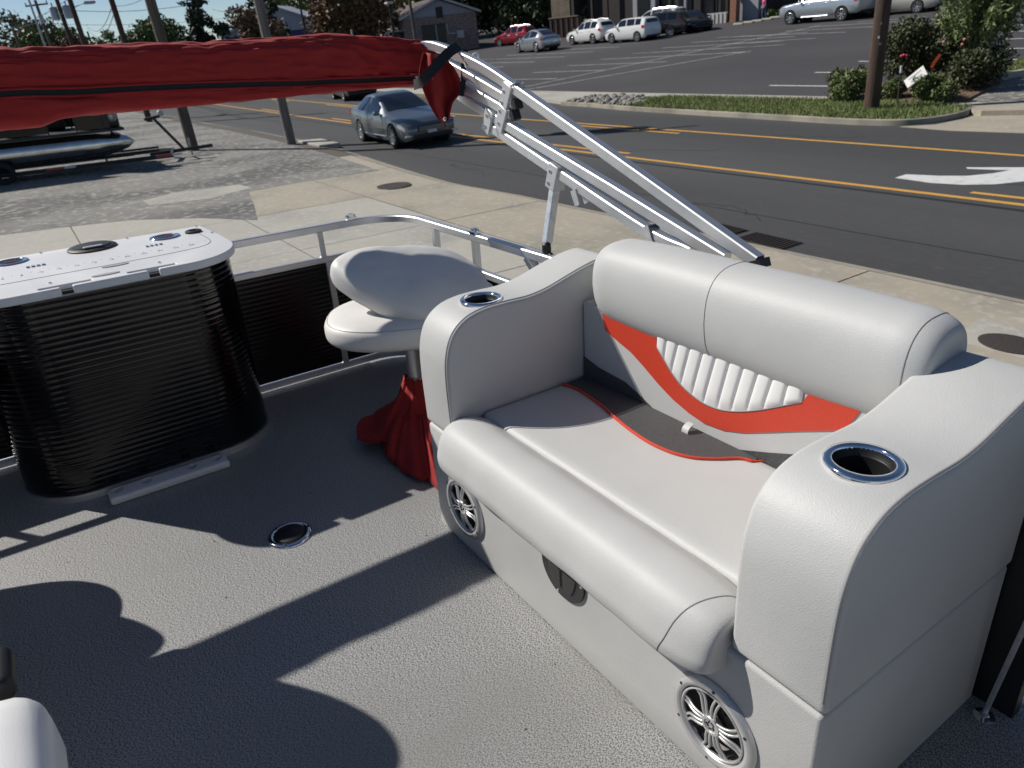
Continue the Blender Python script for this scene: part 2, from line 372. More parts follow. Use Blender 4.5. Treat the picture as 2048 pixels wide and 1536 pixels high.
# ---- rail path helpers
def railpath(z, x_end_s=0.53, x_end_p=-2.1, r=0.25, off=0.0):
    P = [(x_end_s, YS-off, z)]
    for k in range(0, 13):
        a = k/12*math.pi/2; P.append((XF-r+(r+off)*math.sin(a), YS+r-(r+off)*math.cos(a), z))
    for k in range(0, 13):
        a = k/12*math.pi/2; P.append((XF-r+(r+off)*math.cos(a), YPT-r+(r+off)*math.sin(a), z))
    P.append((x_end_p, YPT+off, z)); return P
def dense(P, step):
    out = []
    for a, b in zip(P[:-1], P[1:]):
        a, b = np.array(a), np.array(b); n = max(1, int(np.linalg.norm(b-a)/step))
        out += [tuple(a+(b-a)*k/n) for k in range(n)]
    return out+[tuple(P[-1])]
rl = thing('boat_railing', 'square aluminium bow railing with black corrugated panels round the boat deck', 'railing', (XF, -0.15, 0), boat=True)
MB().sqtube(railpath(0.722), 0.032).build('top_rail', 'aluminium', rl)
MB().sqtube(railpath(0.575), 0.028).build('middle_rail', 'aluminium', rl)
MB().sqtube(railpath(0.030), 0.030).build('bottom_rail', 'aluminium', rl)
MB().box(XF-0.052, XF-0.016, -1.21, 0.9, 0.0005, 0.012).build('foot_strip', 'aluminium', rl)
for (x, y) in ((XF, -1.092), (XF, -0.42), (XF, 0.25), (XF, 0.80), (2.55, YS), (1.6, YS), (0.9, YS), (2.4, YPT), (1.4, YPT), (0.4, YPT)):
    MB().box(x-0.014, x+0.014, y-0.014, y+0.014, 0.044, 0.562).build('post', 'aluminium', rl)
for (x, y) in ((XF, -1.075), (XF, -0.42), (XF, 0.80), (2.90, YS), (2.55, YS), (1.6, YS), (0.9, YS), (2.4, YPT), (1.4, YPT)):
    MB().box(x-0.013, x+0.013, y-0.013, y+0.013, 0.588, 0.707).build('upper_post', 'aluminium', rl)
MB().bar((2.17, YS, 0.708), (2.03, YS, 0.588), 0.03, 0.03).build('brace', 'aluminium', rl)
MB().bar((1.16, YS, 0.708), (1.30, YS, 0.588), 0.03, 0.03).build('brace', 'aluminium', rl)
for (x, y, a) in ((XF, -1.24, 0), (2.545, YS, 1)):
    b = MB(); w = 0.05
    if a == 0: b.box(x-0.019, x+0.019, y-w/2, y+w/2, 0.739, 0.748).box(x-0.012, x+0.012, y-0.012, y+0.012, 0.748, 0.764)
    else: b.box(x-w/2, x+w/2, y-0.019, y+0.019, 0.739, 0.748).box(x-0.012, x+0.012, y-0.012, y+0.012, 0.748, 0.760)
    for s in (-1, 1):
        c = (x, y+s*0.018, 0.748) if a == 0 else (x+s*0.018, y, 0.748)
        b.lathe([(0.008, 0), (0.008, 0.006), (0.004, 0.010), (0.0005, 0.011)], Matrix.Translation(c), 8)
    b.build('rail_clamp', 'chrome', rl)
def corrugated(path, z0, z1, pitch, amp, sub=6, outward=1):
    n = int((z1-z0)/pitch*sub); rows = []
    P = [np.array(p) for p in path]; m = len(P)
    nor = []
    for i in range(m):
        d = P[min(i+1, m-1)]-P[max(i-1, 0)]; d /= np.linalg.norm(d); nor.append(np.array([d[1], -d[0], 0])*outward)
    for k in range(n+1):
        z = z0+(z1-z0)*k/n; ph = (z-z0)/pitch*2*math.pi
        a = amp*(0.5-0.5*math.cos(ph))**0.7
        rows.append([(p[0]+q[0]*a, p[1]+q[1]*a, z) for p, q in zip(P, nor)])
    return MB().grid(rows)
corrugated(dense(railpath(0), 0.12), 0.047, 0.560, 0.022, 0.0010, outward=-1).build('corrugated_panel', 'panel_black', rl, ang=80)

# ---- gate aft of the sofa, with its thin stay rod
gt = thing('boat_gate', 'black panelled side gate in aluminium frame beside the sofa end', 'gate', (0.2, YS, 0), boat=True)
MB().box(0.362, 0.515, YS-0.018, YS+0.018, 0.0, 0.745).build('gate_post', 'black_plastic', gt)
MB().box(-0.55, -0.52, YS-0.016, YS+0.016, 0.02, 0.735).build('gate_post', 'black_plastic', gt)
MB().box(-0.52, 0.34, YS-0.014, YS+0.014, 0.70, 0.73).box(-0.52, 0.34, YS-0.014, YS+0.014, 0.05, 0.078).box(0.325, 0.352, YS-0.013, YS+0.013, 0.079, 0.699).build('gate_frame', 'aluminium', gt)
corrugated([(0.325, YS, 0), (0.0, YS, 0), (-0.3, YS, 0), (-0.52, YS, 0)], 0.079, 0.70, 0.022, 0.0010, outward=-1).build('corrugated_panel', 'panel_black', gt, ang=80)
rod = thing('gate_stay', 'thin silver stay rod slanting up from deck beside sofa end panel', 'rod', (0.40, -1.425, 0), boat=True)
pB = bp(2048, 1256, 1, -1.405)
MB().tube([(0.40, -1.425, 0.012), tuple(pB), tuple(np.array(pB)+(np.array(pB)-np.array((0.40, -1.425, 0.012)))*0.6)], 0.0055, 8).build('stay_tube', 'brushed', rod)
MB().lathe([(0.022, 0), (0.022, 0.004), (0.010, 0.008), (0.008, 0.018), (0.0005, 0.019)], Matrix.Translation((0.40, -1.425, 0.0005)), 14).build('foot', 'chrome', rod)

# ---- SOFA ---------------------------------------------------------------------------------------------------------
X0, X1, YF, YB = 0.437, 1.820, -0.830, -1.460
sf = thing('lounge_sofa', 'light grey vinyl lounge sofa with orange swoosh on the boat deck', 'sofa', (1.13, -1.15, 0), boat=True)
base = MB().box(X0+0.004, X1-0.004, YB, YF-0.002, 0.0, 0.380).build('base', 'vinyl', sf, bevel=(0.010, 3))
SPK = [(0.655, 0.168), (1.628, 0.166)]
boolcut(base, [MB().lathe([(0.083, 0), (0.083, 0.07)], axM((x, YF-0.065, z), (0, 1, 0)), 40, cap=True) for x, z in SPK])
prof = [(-0.830, 0.386), (-0.829, 0.46), (-0.829, 0.57), (-0.836, 0.645), (-0.860, 0.705), (-0.905, 0.742), (-0.965, 0.757), (-1.04, 0.759), (-1.12, 0.757), (-1.19, 0.766), (-1.27, 0.787), (-1.35, 0.806), (-1.42, 0.814), (YB+0.012, 0.806), (YB, 0.78)]
PR = crom(prof, 6)
def arm(x0, x1, cupx):
    pts = PR+[(YB, 0.386)]
    a = MB().prism(pts, x0, x1, lambda y, z, h: (h, y, z)).build('armrest', 'vinyl', sf, bevel=(0.016, 4, 50), ang=50)
    cz = 0.7585
    boolcut(a, [MB().lathe([(0.050, -0.16), (0.050, 0.12)], Matrix.Translation((cupx, -1.005, cz)), 40, cap=True)])
    ch = MB().lathe([(0.046, -0.002), (0.047, 0.004), (0.050, 0.0065), (0.060, 0.0055), (0.0625, 0.002), (0.0625, -0.004)], Matrix.Translation((cupx, -1.005, cz)), 48).build('cup_holder', 'chrome', sf, ang=60)
    MB().lathe([(0.0465, 0.001), (0.0440, -0.012), (0.0430, -0.013), (0.040, -0.10), (0.0005, -0.10)], Matrix.Translation((cupx, -1.005, cz)), 40).build('cup', 'black_plastic', ch)
    return a
aR = arm(X0, 0.631, 0.535); aL = arm(1.645, X1, 1.722)
def offs(pr, d):
    out = []
    for i, p in enumerate(pr):
        a, b = np.array(pr[max(i-1, 0)]), np.array(pr[min(i+1, len(pr)-1)]); t = b-a; t /= np.linalg.norm(t)
        out.append((p[0]+t[1]*d, p[1]-t[0]*d))
    return out
for xx in (X0+0.0040, 1.645+0.0040):
    o = offs(PR[3:], 0.0035)
    MB().tube([(xx, y, z) for y, z in o], 0.0022, 6, up=(1, 0, 0)).build('welt', 'seam', sf)
# bolster (rolled front edge of the seat)
bsec = crom([(-0.925, 0.440), (-0.885, 0.459), (-0.838, 0.461), (-0.800, 0.449), (-0.775, 0.420), (-0.760, 0.378), (-0.756, 0.352), (-0.764, 0.328), (-0.800, 0.314), (-0.86, 0.314), (-0.93, 0.32)], 5)
bc = np.array((-0.845, 0.382))
def bol_rows(xs, fn):
    rows = []
    for x in xs:
        k = fn(x); rows.append([(x, bc[0]+(y-bc[0])*k, bc[1]+(z-bc[1])*k) for y, z in bsec])
    return rows
def endk(x, x0, x1, rl_, rr):
    k = 1.0
    if x < x0+rl_: t = (x0+rl_-x)/rl_; k = min(k, math.sqrt(max(0, 1-t*t))*0.35+0.65 if t < 1 else 0.65)
    if x > x1-rr: t = (x-(x1-rr))/rr; k = min(k, math.sqrt(max(0, 1-t*t))*0.35+0.65 if t < 1 else 0.65)
    return k*(1+0.010*math.sin(x*17)+0.008*math.sin(x*41+1))
xs = [0.638+(1.655-0.638)*(0.5-0.5*math.cos(math.pi*k/60)) for k in range(61)]
rows = bol_rows(xs, lambda x: endk(x, 0.638, 1.655, 0.10, 0.055))
b = MB().grid(rows, cv=True)
b.f.append(tuple(range(len(bsec)))[::-1]); n0 = len(b.v)-len(bsec); b.f.append(tuple(n0+j for j in range(len(bsec))))
b.build('seat_bolster', 'vinyl', sf, ang=60)
ns_ = len(bsec); sp2 = []
for k_, (y, z) in enumerate(bsec[2:-8]):
    f_ = k_/(ns_-11); xx = 0.648+0.112*f_**0.6; k = endk(xx, 0.638, 1.655, 0.10, 0.055)*1.0008
    sp2.append((xx, bc[0]+(y-bc[0])*k, bc[1]+(z-bc[1])*k))
MB().tube(sp2, 0.0013, 6, up=(1, 0, 0)).build('bolster_seam', 'seam', sf)
# seat cushion
def seatfn(p):
    q = p.copy(); q.z -= 0.004*math.exp(-((p.x-1.14)**2)/0.10)*(1 if p.z > 0.42 else 0); return q
MB().rbox((1.138, -1.122, 0.415), (0.503, 0.198, 0.037), 0.022, 8).build('seat_cushion', 'vinyl', sf, ang=60)
pip = [bp(x, y, 2, 0.453) for x, y in ((1125, 769), (1160, 783), (1200, 810), (1232, 838), (1262, 862), (1300, 887), (1340, 905), (1372, 914), (1400, 918), (1440, 919), (1480, 918), (1502, 923))]
pip = crom([(p[0], min(p[1], -1.16), 0.4545) for p in pip], 4)
pip = [p for p in pip if p[0] < 1.636 and p[1] > -1.312]
ins = MB(); rowA = [(x, y-0.004, 0.4528) for x, y, z in pip]; rowB = [(x, -1.3115, 0.4528) for x, y, z in pip]
ins.grid([rowA, [((a[0]), (a[1]*.5+b_[1]*.5), 0.4528) for a, b_ in zip(rowA, rowB)], rowB]).build('mesh_insert', 'charcoal_mesh', sf)
MB().tube(pip+[(pip[-1][0]-0.015, -1.313, 0.448)], 0.0048, 8).build('orange_piping', 'orange_vinyl', sf)
# backrest face with applied panels
BY = -1.315
MB().box(0.638, 1.638, BY-0.11, BY, 0.382, 0.700).build('back_panel', 'vinyl', sf, bevel=(0.004, 2))
def xz(pts, y=BY): return [(lambda q: (q[0], q[2]))(bp(px, py, 1, y)) for px, py in pts]
def face(pts, t0, t1, name, m):
    p = xz(pts)
    p = [(min(max(a, 0.6385), 1.6375), b_) for a, b_ in p]
    return MB().prism(p, BY+t0, BY+t1, lambda a, b_, h: (a, h, b_)).build(name, m, sf)
Z8 = lambda l: [(1160+a/3.413, 600+b_/3.413) for a, b_ in l]
pb = Z8([(530, 322), (578, 405), (628, 490), (692, 575), (768, 645), (845, 700), (940, 740), (1033, 757), (1140, 757), (1250, 745), (1385, 720), (1520, 695)])
pt = Z8([(530, 322), (600, 350), (680, 378), (762, 403), (850, 435), (937, 467), (1030, 503), (1125, 537), (1225, 572), (1325, 610), (1425, 653), (1520, 695)])
low = Z8([(1810, 888), (1500, 893), (1280, 902), (1120, 905), (980, 888), (850, 840), (740, 765), (640, 680), (540, 575), (440, 455), (350, 355), (260, 280), (175, 205)])
up_ = [(px, py-14) for px, py in pb]
sw = [(1203, 610), (1310, 640)]+pb+[(1640, 760), (1740, 800)]+low
face(sw, -0.002, 0.0025, 'orange_swoosh', 'orange_vinyl')
face(Z8([(20, 380), (130, 460), (220, 510), (310, 560), (400, 640), (500, 740), (600, 820), (700, 878), (800, 925), (900, 965), (1000, 1000), (1100, 1022), (1300, 1042), (1500, 1056), (1500, 1500), (900, 1200), (20, 700)]), -0.002, 0.002, 'charcoal_panel', 'charcoal_mesh')
for i in range(len(pt)-1):
    a, b_ = xz([pt[i], pt[i+1]]); c_, d_ = xz([pb[i], pb[i+1]]); P = []
    a = (a[0], a[1]+0.045); b_ = (b_[0], b_[1]+0.045)
    for v in range(9):
        row = []
        for u in range(9):
            tu, tv = u/8, v/8
            x = (a[0]*(1-tu)+b_[0]*tu)*(1-tv)+(c_[0]*(1-tu)+d_[0]*tu)*tv; z = (a[1]*(1-tu)+b_[1]*tu)*(1-tv)+(c_[1]*(1-tu)+d_[1]*tu)*tv
            bul = (4*tu*(1-tu))**0.35*min(1, (1-tv)*5)**0.5
            row.append((x, BY+0.0022+0.0065*bul, z))
        P.append(row)
    MB().grid(P).build('pleat', 'vinyl_white', sf, ang=60)
MB().tube([(p[0], BY+0.003, p[1]) for p in crom(xz(pb), 4)], 0.0018, 6).build('pleat_stitching', 'seam', sf)
# rolled head cushion
rc = (-1.398, 0.768)
def rsec(k, n=40, ky=1.0):
    out = []
    for i in range(n):
        t = 2*math.pi*i/n; c_, s_ = math.cos(t), math.sin(t)
        yy = math.copysign(abs(c_)**0.70, c_)*0.132; zz = math.copysign(abs(s_)**0.74, s_)*0.131
        yy *= (0.87 if c_ > 0 else 0.55)
        if zz < 0: yy *= 1+0.10*zz/0.131
        out.append((rc[0]+yy*k, rc[1]+zz*k))
    return out
def rollk(x, x0=0.602, x1=1.588):
    k = 1.0
    for d in (x-x0, x1-x):
        if d < 0.075: t = 1-d/0.075; k = min(k, 0.72+0.28*math.sqrt(max(0, 1-t*t)))
    return k*(1-0.07*abs((x-1.10)/0.53)**3+0.006*math.sin(x*14+2))
xs = [0.602+(1.588-0.602)*(0.5-0.5*math.cos(math.pi*k/70)) for k in range(71)]
b = MB().grid([[(x, y, z) for y, z in rsec(rollk(x))] for x in xs], cv=True)
b.f.append(tuple(range(40))[::-1]); n0 = len(b.v)-40; b.f.append(tuple(n0+j for j in range(40)))
hr = b.build('head_cushion', 'vinyl', sf, ang=60)
for xx in (0.642, 1.130):
    MB().tube([(xx+0.0, y, z) for y, z in rsec(rollk(xx)*0.9997)], 0.0012, 6, up=(1, 0, 0), closed=True).build('cushion_seam', 'seam', hr)
# pull strap
s_ = np.array(bp(1384, 866, 1, -1.30)); P = []
for k in range(15):
    a = math.pi*(0.05+1.15*k/14)
    P.append((s_[0]+0.0, s_[1]+0.028*math.sin(a), s_[2]+0.012+0.020*math.cos(a)+0.004*k/14))
MB().sweep(P, [(0.011, -0.0012), (0.011, 0.0012), (-0.011, 0.0012), (-0.011, -0.0012)], up=(0, 0, 1)).build('pull_strap', 'vinyl', sf)
# speakers
def speaker(cx, cz, idx):
    F = lambda x, z, h: Vector((cx+x, YF+h, cz+z))
    MA = axM((cx, YF, cz), (0, 1, 0))
    ring = MB().lathe([(0.081, -0.012), (0.081, 0.006), (0.0825, 0.0085), (0.090, 0.0105), (0.099, 0.0085), (0.1045, 0.0035), (0.1055, -0.001)], MA, 56).build('speaker', 'silver_plastic', sf, ang=60)
    MB().lathe([(0.080, -0.006), (0.074, -0.020), (0.045, -0.045), (0.0005, -0.030)], MA, 32).build('cone', 'black_plastic', ring)
    MB().lathe([(0.0785, 0.0035), (0.0785, 0.0075), (0.0755, 0.0085), (0.0735, 0.006), (0.0735, 0.001)], MA, 48).build('grille_rim', 'silver_plastic', ring)
    hub = MB().lathe([(0.024, -0.003), (0.024, 0.006), (0.0215, 0.0105), (0.0155, 0.0105), (0.0145, 0.008), (0.0005, 0.008)], MA, 28).build('hub', 'silver_plastic', ring)
    for k in range(5):
        t = math.pi*2*k/5+0.4; p = F(0.006*math.cos(t), 0.0075*math.sin(t), 0.0085); q = F(0.011*math.cos(t+0.9), 0.011*math.sin(t+0.9), 0.0088)
        MB().tube([p, q], 0.0016, 5).build('emblem', 'black_plastic', hub)
    for k in range(8):
        t0 = 2*math.pi*k/8+0.2; sw_ = (0.34 if k % 2 else -0.22)
        b = MB()
        for s in (-1, 1):
            pth = []
            for j in range(9):
                u = j/8; r = 0.021+0.054*u; t = t0+sw_*math.sin(u*math.pi*0.9)*0.55*(1-u*0.3)
                px, pz = r*math.cos(t), r*math.sin(t); w = s*0.0052*(0.85+0.25*u)
                pth.append(F(px-w*math.sin(t), pz+w*math.cos(t), 0.003+0.005*math.sin(math.pi*min(1, u+0.25))))
            b.tube(pth, 0.0033, 6, up=(0, 1, 0))
        b.build('spoke', 'silver_plastic', ring, ang=80)
    for k in range(6):
        t = 2*math.pi*k/6+0.55; c = F(0.0925*math.cos(t), 0.0925*math.sin(t), 0.0095)
        MB().lathe([(0.0034, 0), (0.0034, 0.0014), (0.0005, 0.0018)], axM(c, (0, 1, 0)), 8).build('screw', 'black_plastic', ring)
for i, (x, z) in enumerate(SPK): speaker(x, z, i)
# half-moon vent
vx0, vx1 = 1.052, 1.222; vc = (vx0+vx1)/2
vp = [(vx0, 0.285), (vx1, 0.285)]+[(vc+(vx1-vx0)/2*math.cos(t), 0.235-0.080*math.sin(t)) for t in [math.pi*k/24 for k in range(25)]]
vent = MB().prism(vp, YF-0.001, YF+0.004, lambda a, b_, h: (a, h, b_)).build('vent', 'black_plastic', sf, bevel=(0.0015, 2))
for sx in (-1, 1):
    b = MB()
    for k in range(11):
        z = 0.268-0.0082*k; w = 0.056*math.sqrt(max(0.03, 1-((0.262-z)/0.098)**2)); xa = vc+sx*0.006; xb = vc+sx*w
        b.box(min(xa, xb), max(xa, xb), YF+0.004, YF+0.0085, z-0.0012, z+0.0012)
    b.build('louvre_slats', 'vent_slat', vent)
for px, pz in ((vx0+0.010, 0.238), (vx1-0.010, 0.250), (vc+0.02, 0.165)):
    MB().lathe([(0.004, 0), (0.0036, 0.002), (0.0005, 0.003)], axM((px, YF+0.004, pz), (0, 1, 0)), 10).build('screw', 'brushed', vent)

# ---- deck socket
solo_c = (2.075, -0.402, 0.0)
ds = thing('deck_socket', 'chrome ringed round pedestal socket with black cap set in the deck', 'deck socket', solo_c, boat=True)
MB().lathe([(0.0735, 0.0005), (0.073, 0.004), (0.066, 0.0085), (0.054, 0.009), (0.051, 0.006), (0.051, 0.001)], Matrix.Translation(solo_c), 48).build('ring', 'chrome', ds, ang=50)
MB().lathe([(0.0505, 0.001), (0.0500, 0.010), (0.045, 0.0135), (0.0005, 0.0145)], Matrix.Translation(solo_c), 40).build('cap', 'black_plastic', ds, ang=50)
for k in range(3):
    t = 2*math.pi*k/3+0.5
    MB().lathe([(0.0055, 0), (0.005, 0.002), (0.0005, 0.003)], Matrix.Translation((solo_c[0]+0.0615*math.cos(t), solo_c[1]+0.0615*math.sin(t), 0.0085)), 10).build('screw', 'black_plastic', ds)

# ---- LIVEWELL CABINET ---------------------------------------------------------------------------------------------
def rfoot(x0, x1, y0, y1, r, n=14):
    """open outline: back-starboard -> front -> back-port"""
    P = [(x1, y0)]
    for k in range(n+1):
        a = math.pi/2*k/n; P.append((x0+r-r*math.sin(a), y0+r-r*math.cos(a)))
    for k in range(n+1):
        a = math.pi/2*k/n; P.append((x0+r-r*math.cos(a), y1-r+r*math.sin(a)))
    P.append((x1, y1)); return P
cb = thing('livewell_cabinet', 'rounded black corrugated livewell cabinet with a white lid on the bow deck', 'cabinet', (3.0, -0.14, 0), boat=True)
fp = rfoot(2.785, 3.235, -0.600, 0.318, 0.23)
body = corrugated(dense([(x, y, 0) for x, y in fp], 0.04), 0.030, 0.758, 0.0215, 0.0009, 8, outward=-1)
body.build('body', 'black_gloss', cb, ang=80)
MB().box(3.2352, 3.245, -0.600, 0.318, 0.03, 0.755).build('back_panel', 'black_plastic', cb)
for z0, z1, m, ex in ((0.0005, 0.030, 'aluminium', 0.010),):
    b = MB().sweep([(x, y, (z0+z1)/2) for x, y in rfoot(2.777, 3.235, -0.608, 0.326, 0.238)], [(0.007, -0.0145), (0.009, 0.0), (0.006, 0.0145), (-0.004, 0.0145), (-0.004, -0.0145)]); b.build('base_trim', m, cb)
LZ0, LZ1 = 0.762, 0.792
outl = [(3.475, -0.605), (3.20, -0.625)]
for k in range(15):
    a = math.pi/2*k/14; outl.append((2.765+0.26-0.26*math.sin(a), -0.628+0.22-0.22*math.cos(a)))
for yc in (-0.295, -0.022):
    outl += [(2.765, yc-0.018), (2.788, yc-0.018), (2.788, yc-0.070), (2.793, yc-0.080), (2.816, yc-0.080), (2.816, yc+0.080), (2.793, yc+0.080), (2.788, yc+0.070), (2.788, yc+0.018), (2.765, yc+0.018)]
for k in range(15):
    a = math.pi/2*k/14; outl.append((2.765+0.26-0.26*math.cos(a), 0.346-0.22+0.22*math.sin(a)))
outl += [(3.475, 0.340)]
lid = MB().prism(outl, LZ0, LZ1, lambda a, b_, h: (a, b_, h)).build('lid', 'white_plastic', cb, bevel=(0.005, 3, 60))
cups = [(3.365, 0.125, 0.050), (3.335, -0.432, 0.050)]
boolcut(lid, [MB().lathe([(r-0.004, -0.05), (r-0.004, 0.05)], Matrix.Translation((x, y, LZ1)), 36, cap=True) for x, y, r in cups])
MB().sweep([(x, y, 0.7605-0.0001) for x, y in rfoot(2.790, 3.235, -0.594, 0.312, 0.225)], [(0.012, -0.010), (0.014, 0.001), (0.0, 0.001), (0.0, -0.010)]).build('lid_trim', 'white_plastic', cb)
for x, y, r in cups:
    c = MB().lathe([(r-0.004, -0.004), (r-0.003, 0.004), (r, 0.006), (r+0.010, 0.005), (r+0.012, 0.001)], Matrix.Translation((x, y, LZ1)), 40).build('cup_holder', 'chrome', lid, ang=60)
    MB().lathe([(r-0.0035, 0.001), (r-0.008, -0.09), (0.0005, -0.09)], Matrix.Translation((x, y, LZ1)), 32).build('cup', 'black_plastic', c)
h = (3.372, -0.160)
ha = MB().lathe([(0.092, 0.0005), (0.092, 0.006), (0.086, 0.010), (0.072, 0.011), (0.070, 0.015), (0.050, 0.017), (0.0005, 0.018)], Matrix.Translation((h[0], h[1], LZ1)), 44).build('hatch', 'black_plastic', lid, ang=50)
MB().box(h[0]-0.07, h[0]-0.045, h[1]-0.035, h[1]+0.035, LZ1+0.016, LZ1+0.020).build('finger_grip', 'grey_plastic', ha, bevel=(0.004, 2))
MB().lathe([(0.034, 0.0005), (0.034, 0.008), (0.028, 0.011), (0.016, 0.010), (0.015, 0.003), (0.0005, 0.003)], Matrix.Translation((3.335, -0.548, LZ1)), 30).build('rod_socket', 'black_plastic', lid, ang=50)
groove = [(3.30, -0.560), (3.13, -0.566), (3.06, -0.553), (3.02, -0.52), (3.0, -0.46), (2.985, -0.3), (2.985, 0.0), (2.985, 0.30)]
MB().sweep([(x, y, LZ1+0.0006) for x, y in crom(groove, 6)], [(0.0018, -0.0005), (0.0018, 0.0005), (-0.0018, 0.0005), (-0.0018, -0.0005)]).build('lid_groove', 'seam', lid)
for k in range(30):
    y = -0.545+0.0254*1.15*k; L_ = 0.022 if k % 2 == 0 else 0.013
    MB().box(3.115-L_, 3.115, y-0.0008, y+0.0008, LZ1+0.0002, LZ1+0.0008).build('ruler_mark', 'mark_grey', lid)
    if k % 2 == 0 and k:
        M = Matrix.Translation(Vector((3.078, y, LZ1+0.0006))-Vector(OFF[lid])) @ Matrix.Rotation(-math.pi/2, 4, 'Z')
        textmesh(str(30-k), 0.022, 'mark_grey', lid, M, 'ruler_number', 0.0002)
for x, y in ((3.205, 0.050), (3.200, -0.365)):
    e = MB()
    for j in range(4): e.box(x-0.012, x+0.012, y-0.034+0.017*j, y-0.034+0.017*j+0.013, LZ1+0.0002, LZ1+0.004)
    e.build('lid_emblem', 'chrome', lid, bevel=(0.002, 2))
for x, y in ((3.455, -0.585), (3.25, -0.606), (3.45, -0.30), (3.45, 0.02), (2.86, -0.33), (2.86, 0.02)):
    MB().lathe([(0.006, 0.0002), (0.006, 0.003), (0.003, 0.005), (0.0005, 0.0055)], Matrix.Translation((x, y, LZ1)), 10).build('screw', 'chrome', lid)
for x, y, w in ((2.955, -0.195, 0.045), (2.835, -0.150, 0.045)):
    MB().prism([(x+0.014*math.cos(t), y+w*math.sin(t)) for t in [2*math.pi*k/20 for k in range(20)]], LZ1+0.0002, LZ1+0.003, lambda a, b_, h_: (a, b_, h_)).build('latch_pad', 'grey_plastic', lid)
for yc in (-0.295, -0.022):
    MB().box(2.789, 2.8155, yc-0.077, yc+0.077, LZ0+0.002, LZ0+0.012).build('rod_rest', 'black_rubber', lid)
# butt holder strip on the deck in front of the cabinet
rs = thing('rod_butt_plate', 'pale grey plastic strip with four round holes on deck against the cabinet', 'rod holder', (2.70, -0.145, 0), boat=True)
pl = MB().rbox((2.713, -0.148, 0.0155), (0.045, 0.213, 0.015), 0.010, 5).build('plate', 'white_plastic', rs)
boolcut(pl, [MB().lathe([(0.021, -0.02), (0.021, 0.08)], Matrix.Translation(tuple(np.array(bp(px, py, 2, 0.03))*np.array([1, 1, 0])+np.array([0.004, 0, 0]))), 24, cap=True) for px, py in ((236, 981), (294, 962), (383, 934), (434, 917))])

# ---- specks and bits of leaf on the deck
db = MB(); rg = random.Random(21)
for k in range(26):
    x, y = rg.uniform(0.6, 2.75), rg.uniform(-0.82, 0.5); a = rg.uniform(0, 6.3); s = rg.uniform(0.001, 0.003)
    db.prism([(x+s*rg.uniform(.6, 1.6)*math.cos(a+t_), y+s*math.sin(a+t_)) for t_ in (0, 1.6, 3.1, 4.7)], 0.0004, 0.0016, lambda p, q_, h_: (p, q_, h_))
tag(solo(db, 'deck_debris', 'mulch', boat=True), 'tiny dark specks of grit scattered on the boat deck', 'grit', kind='stuff')
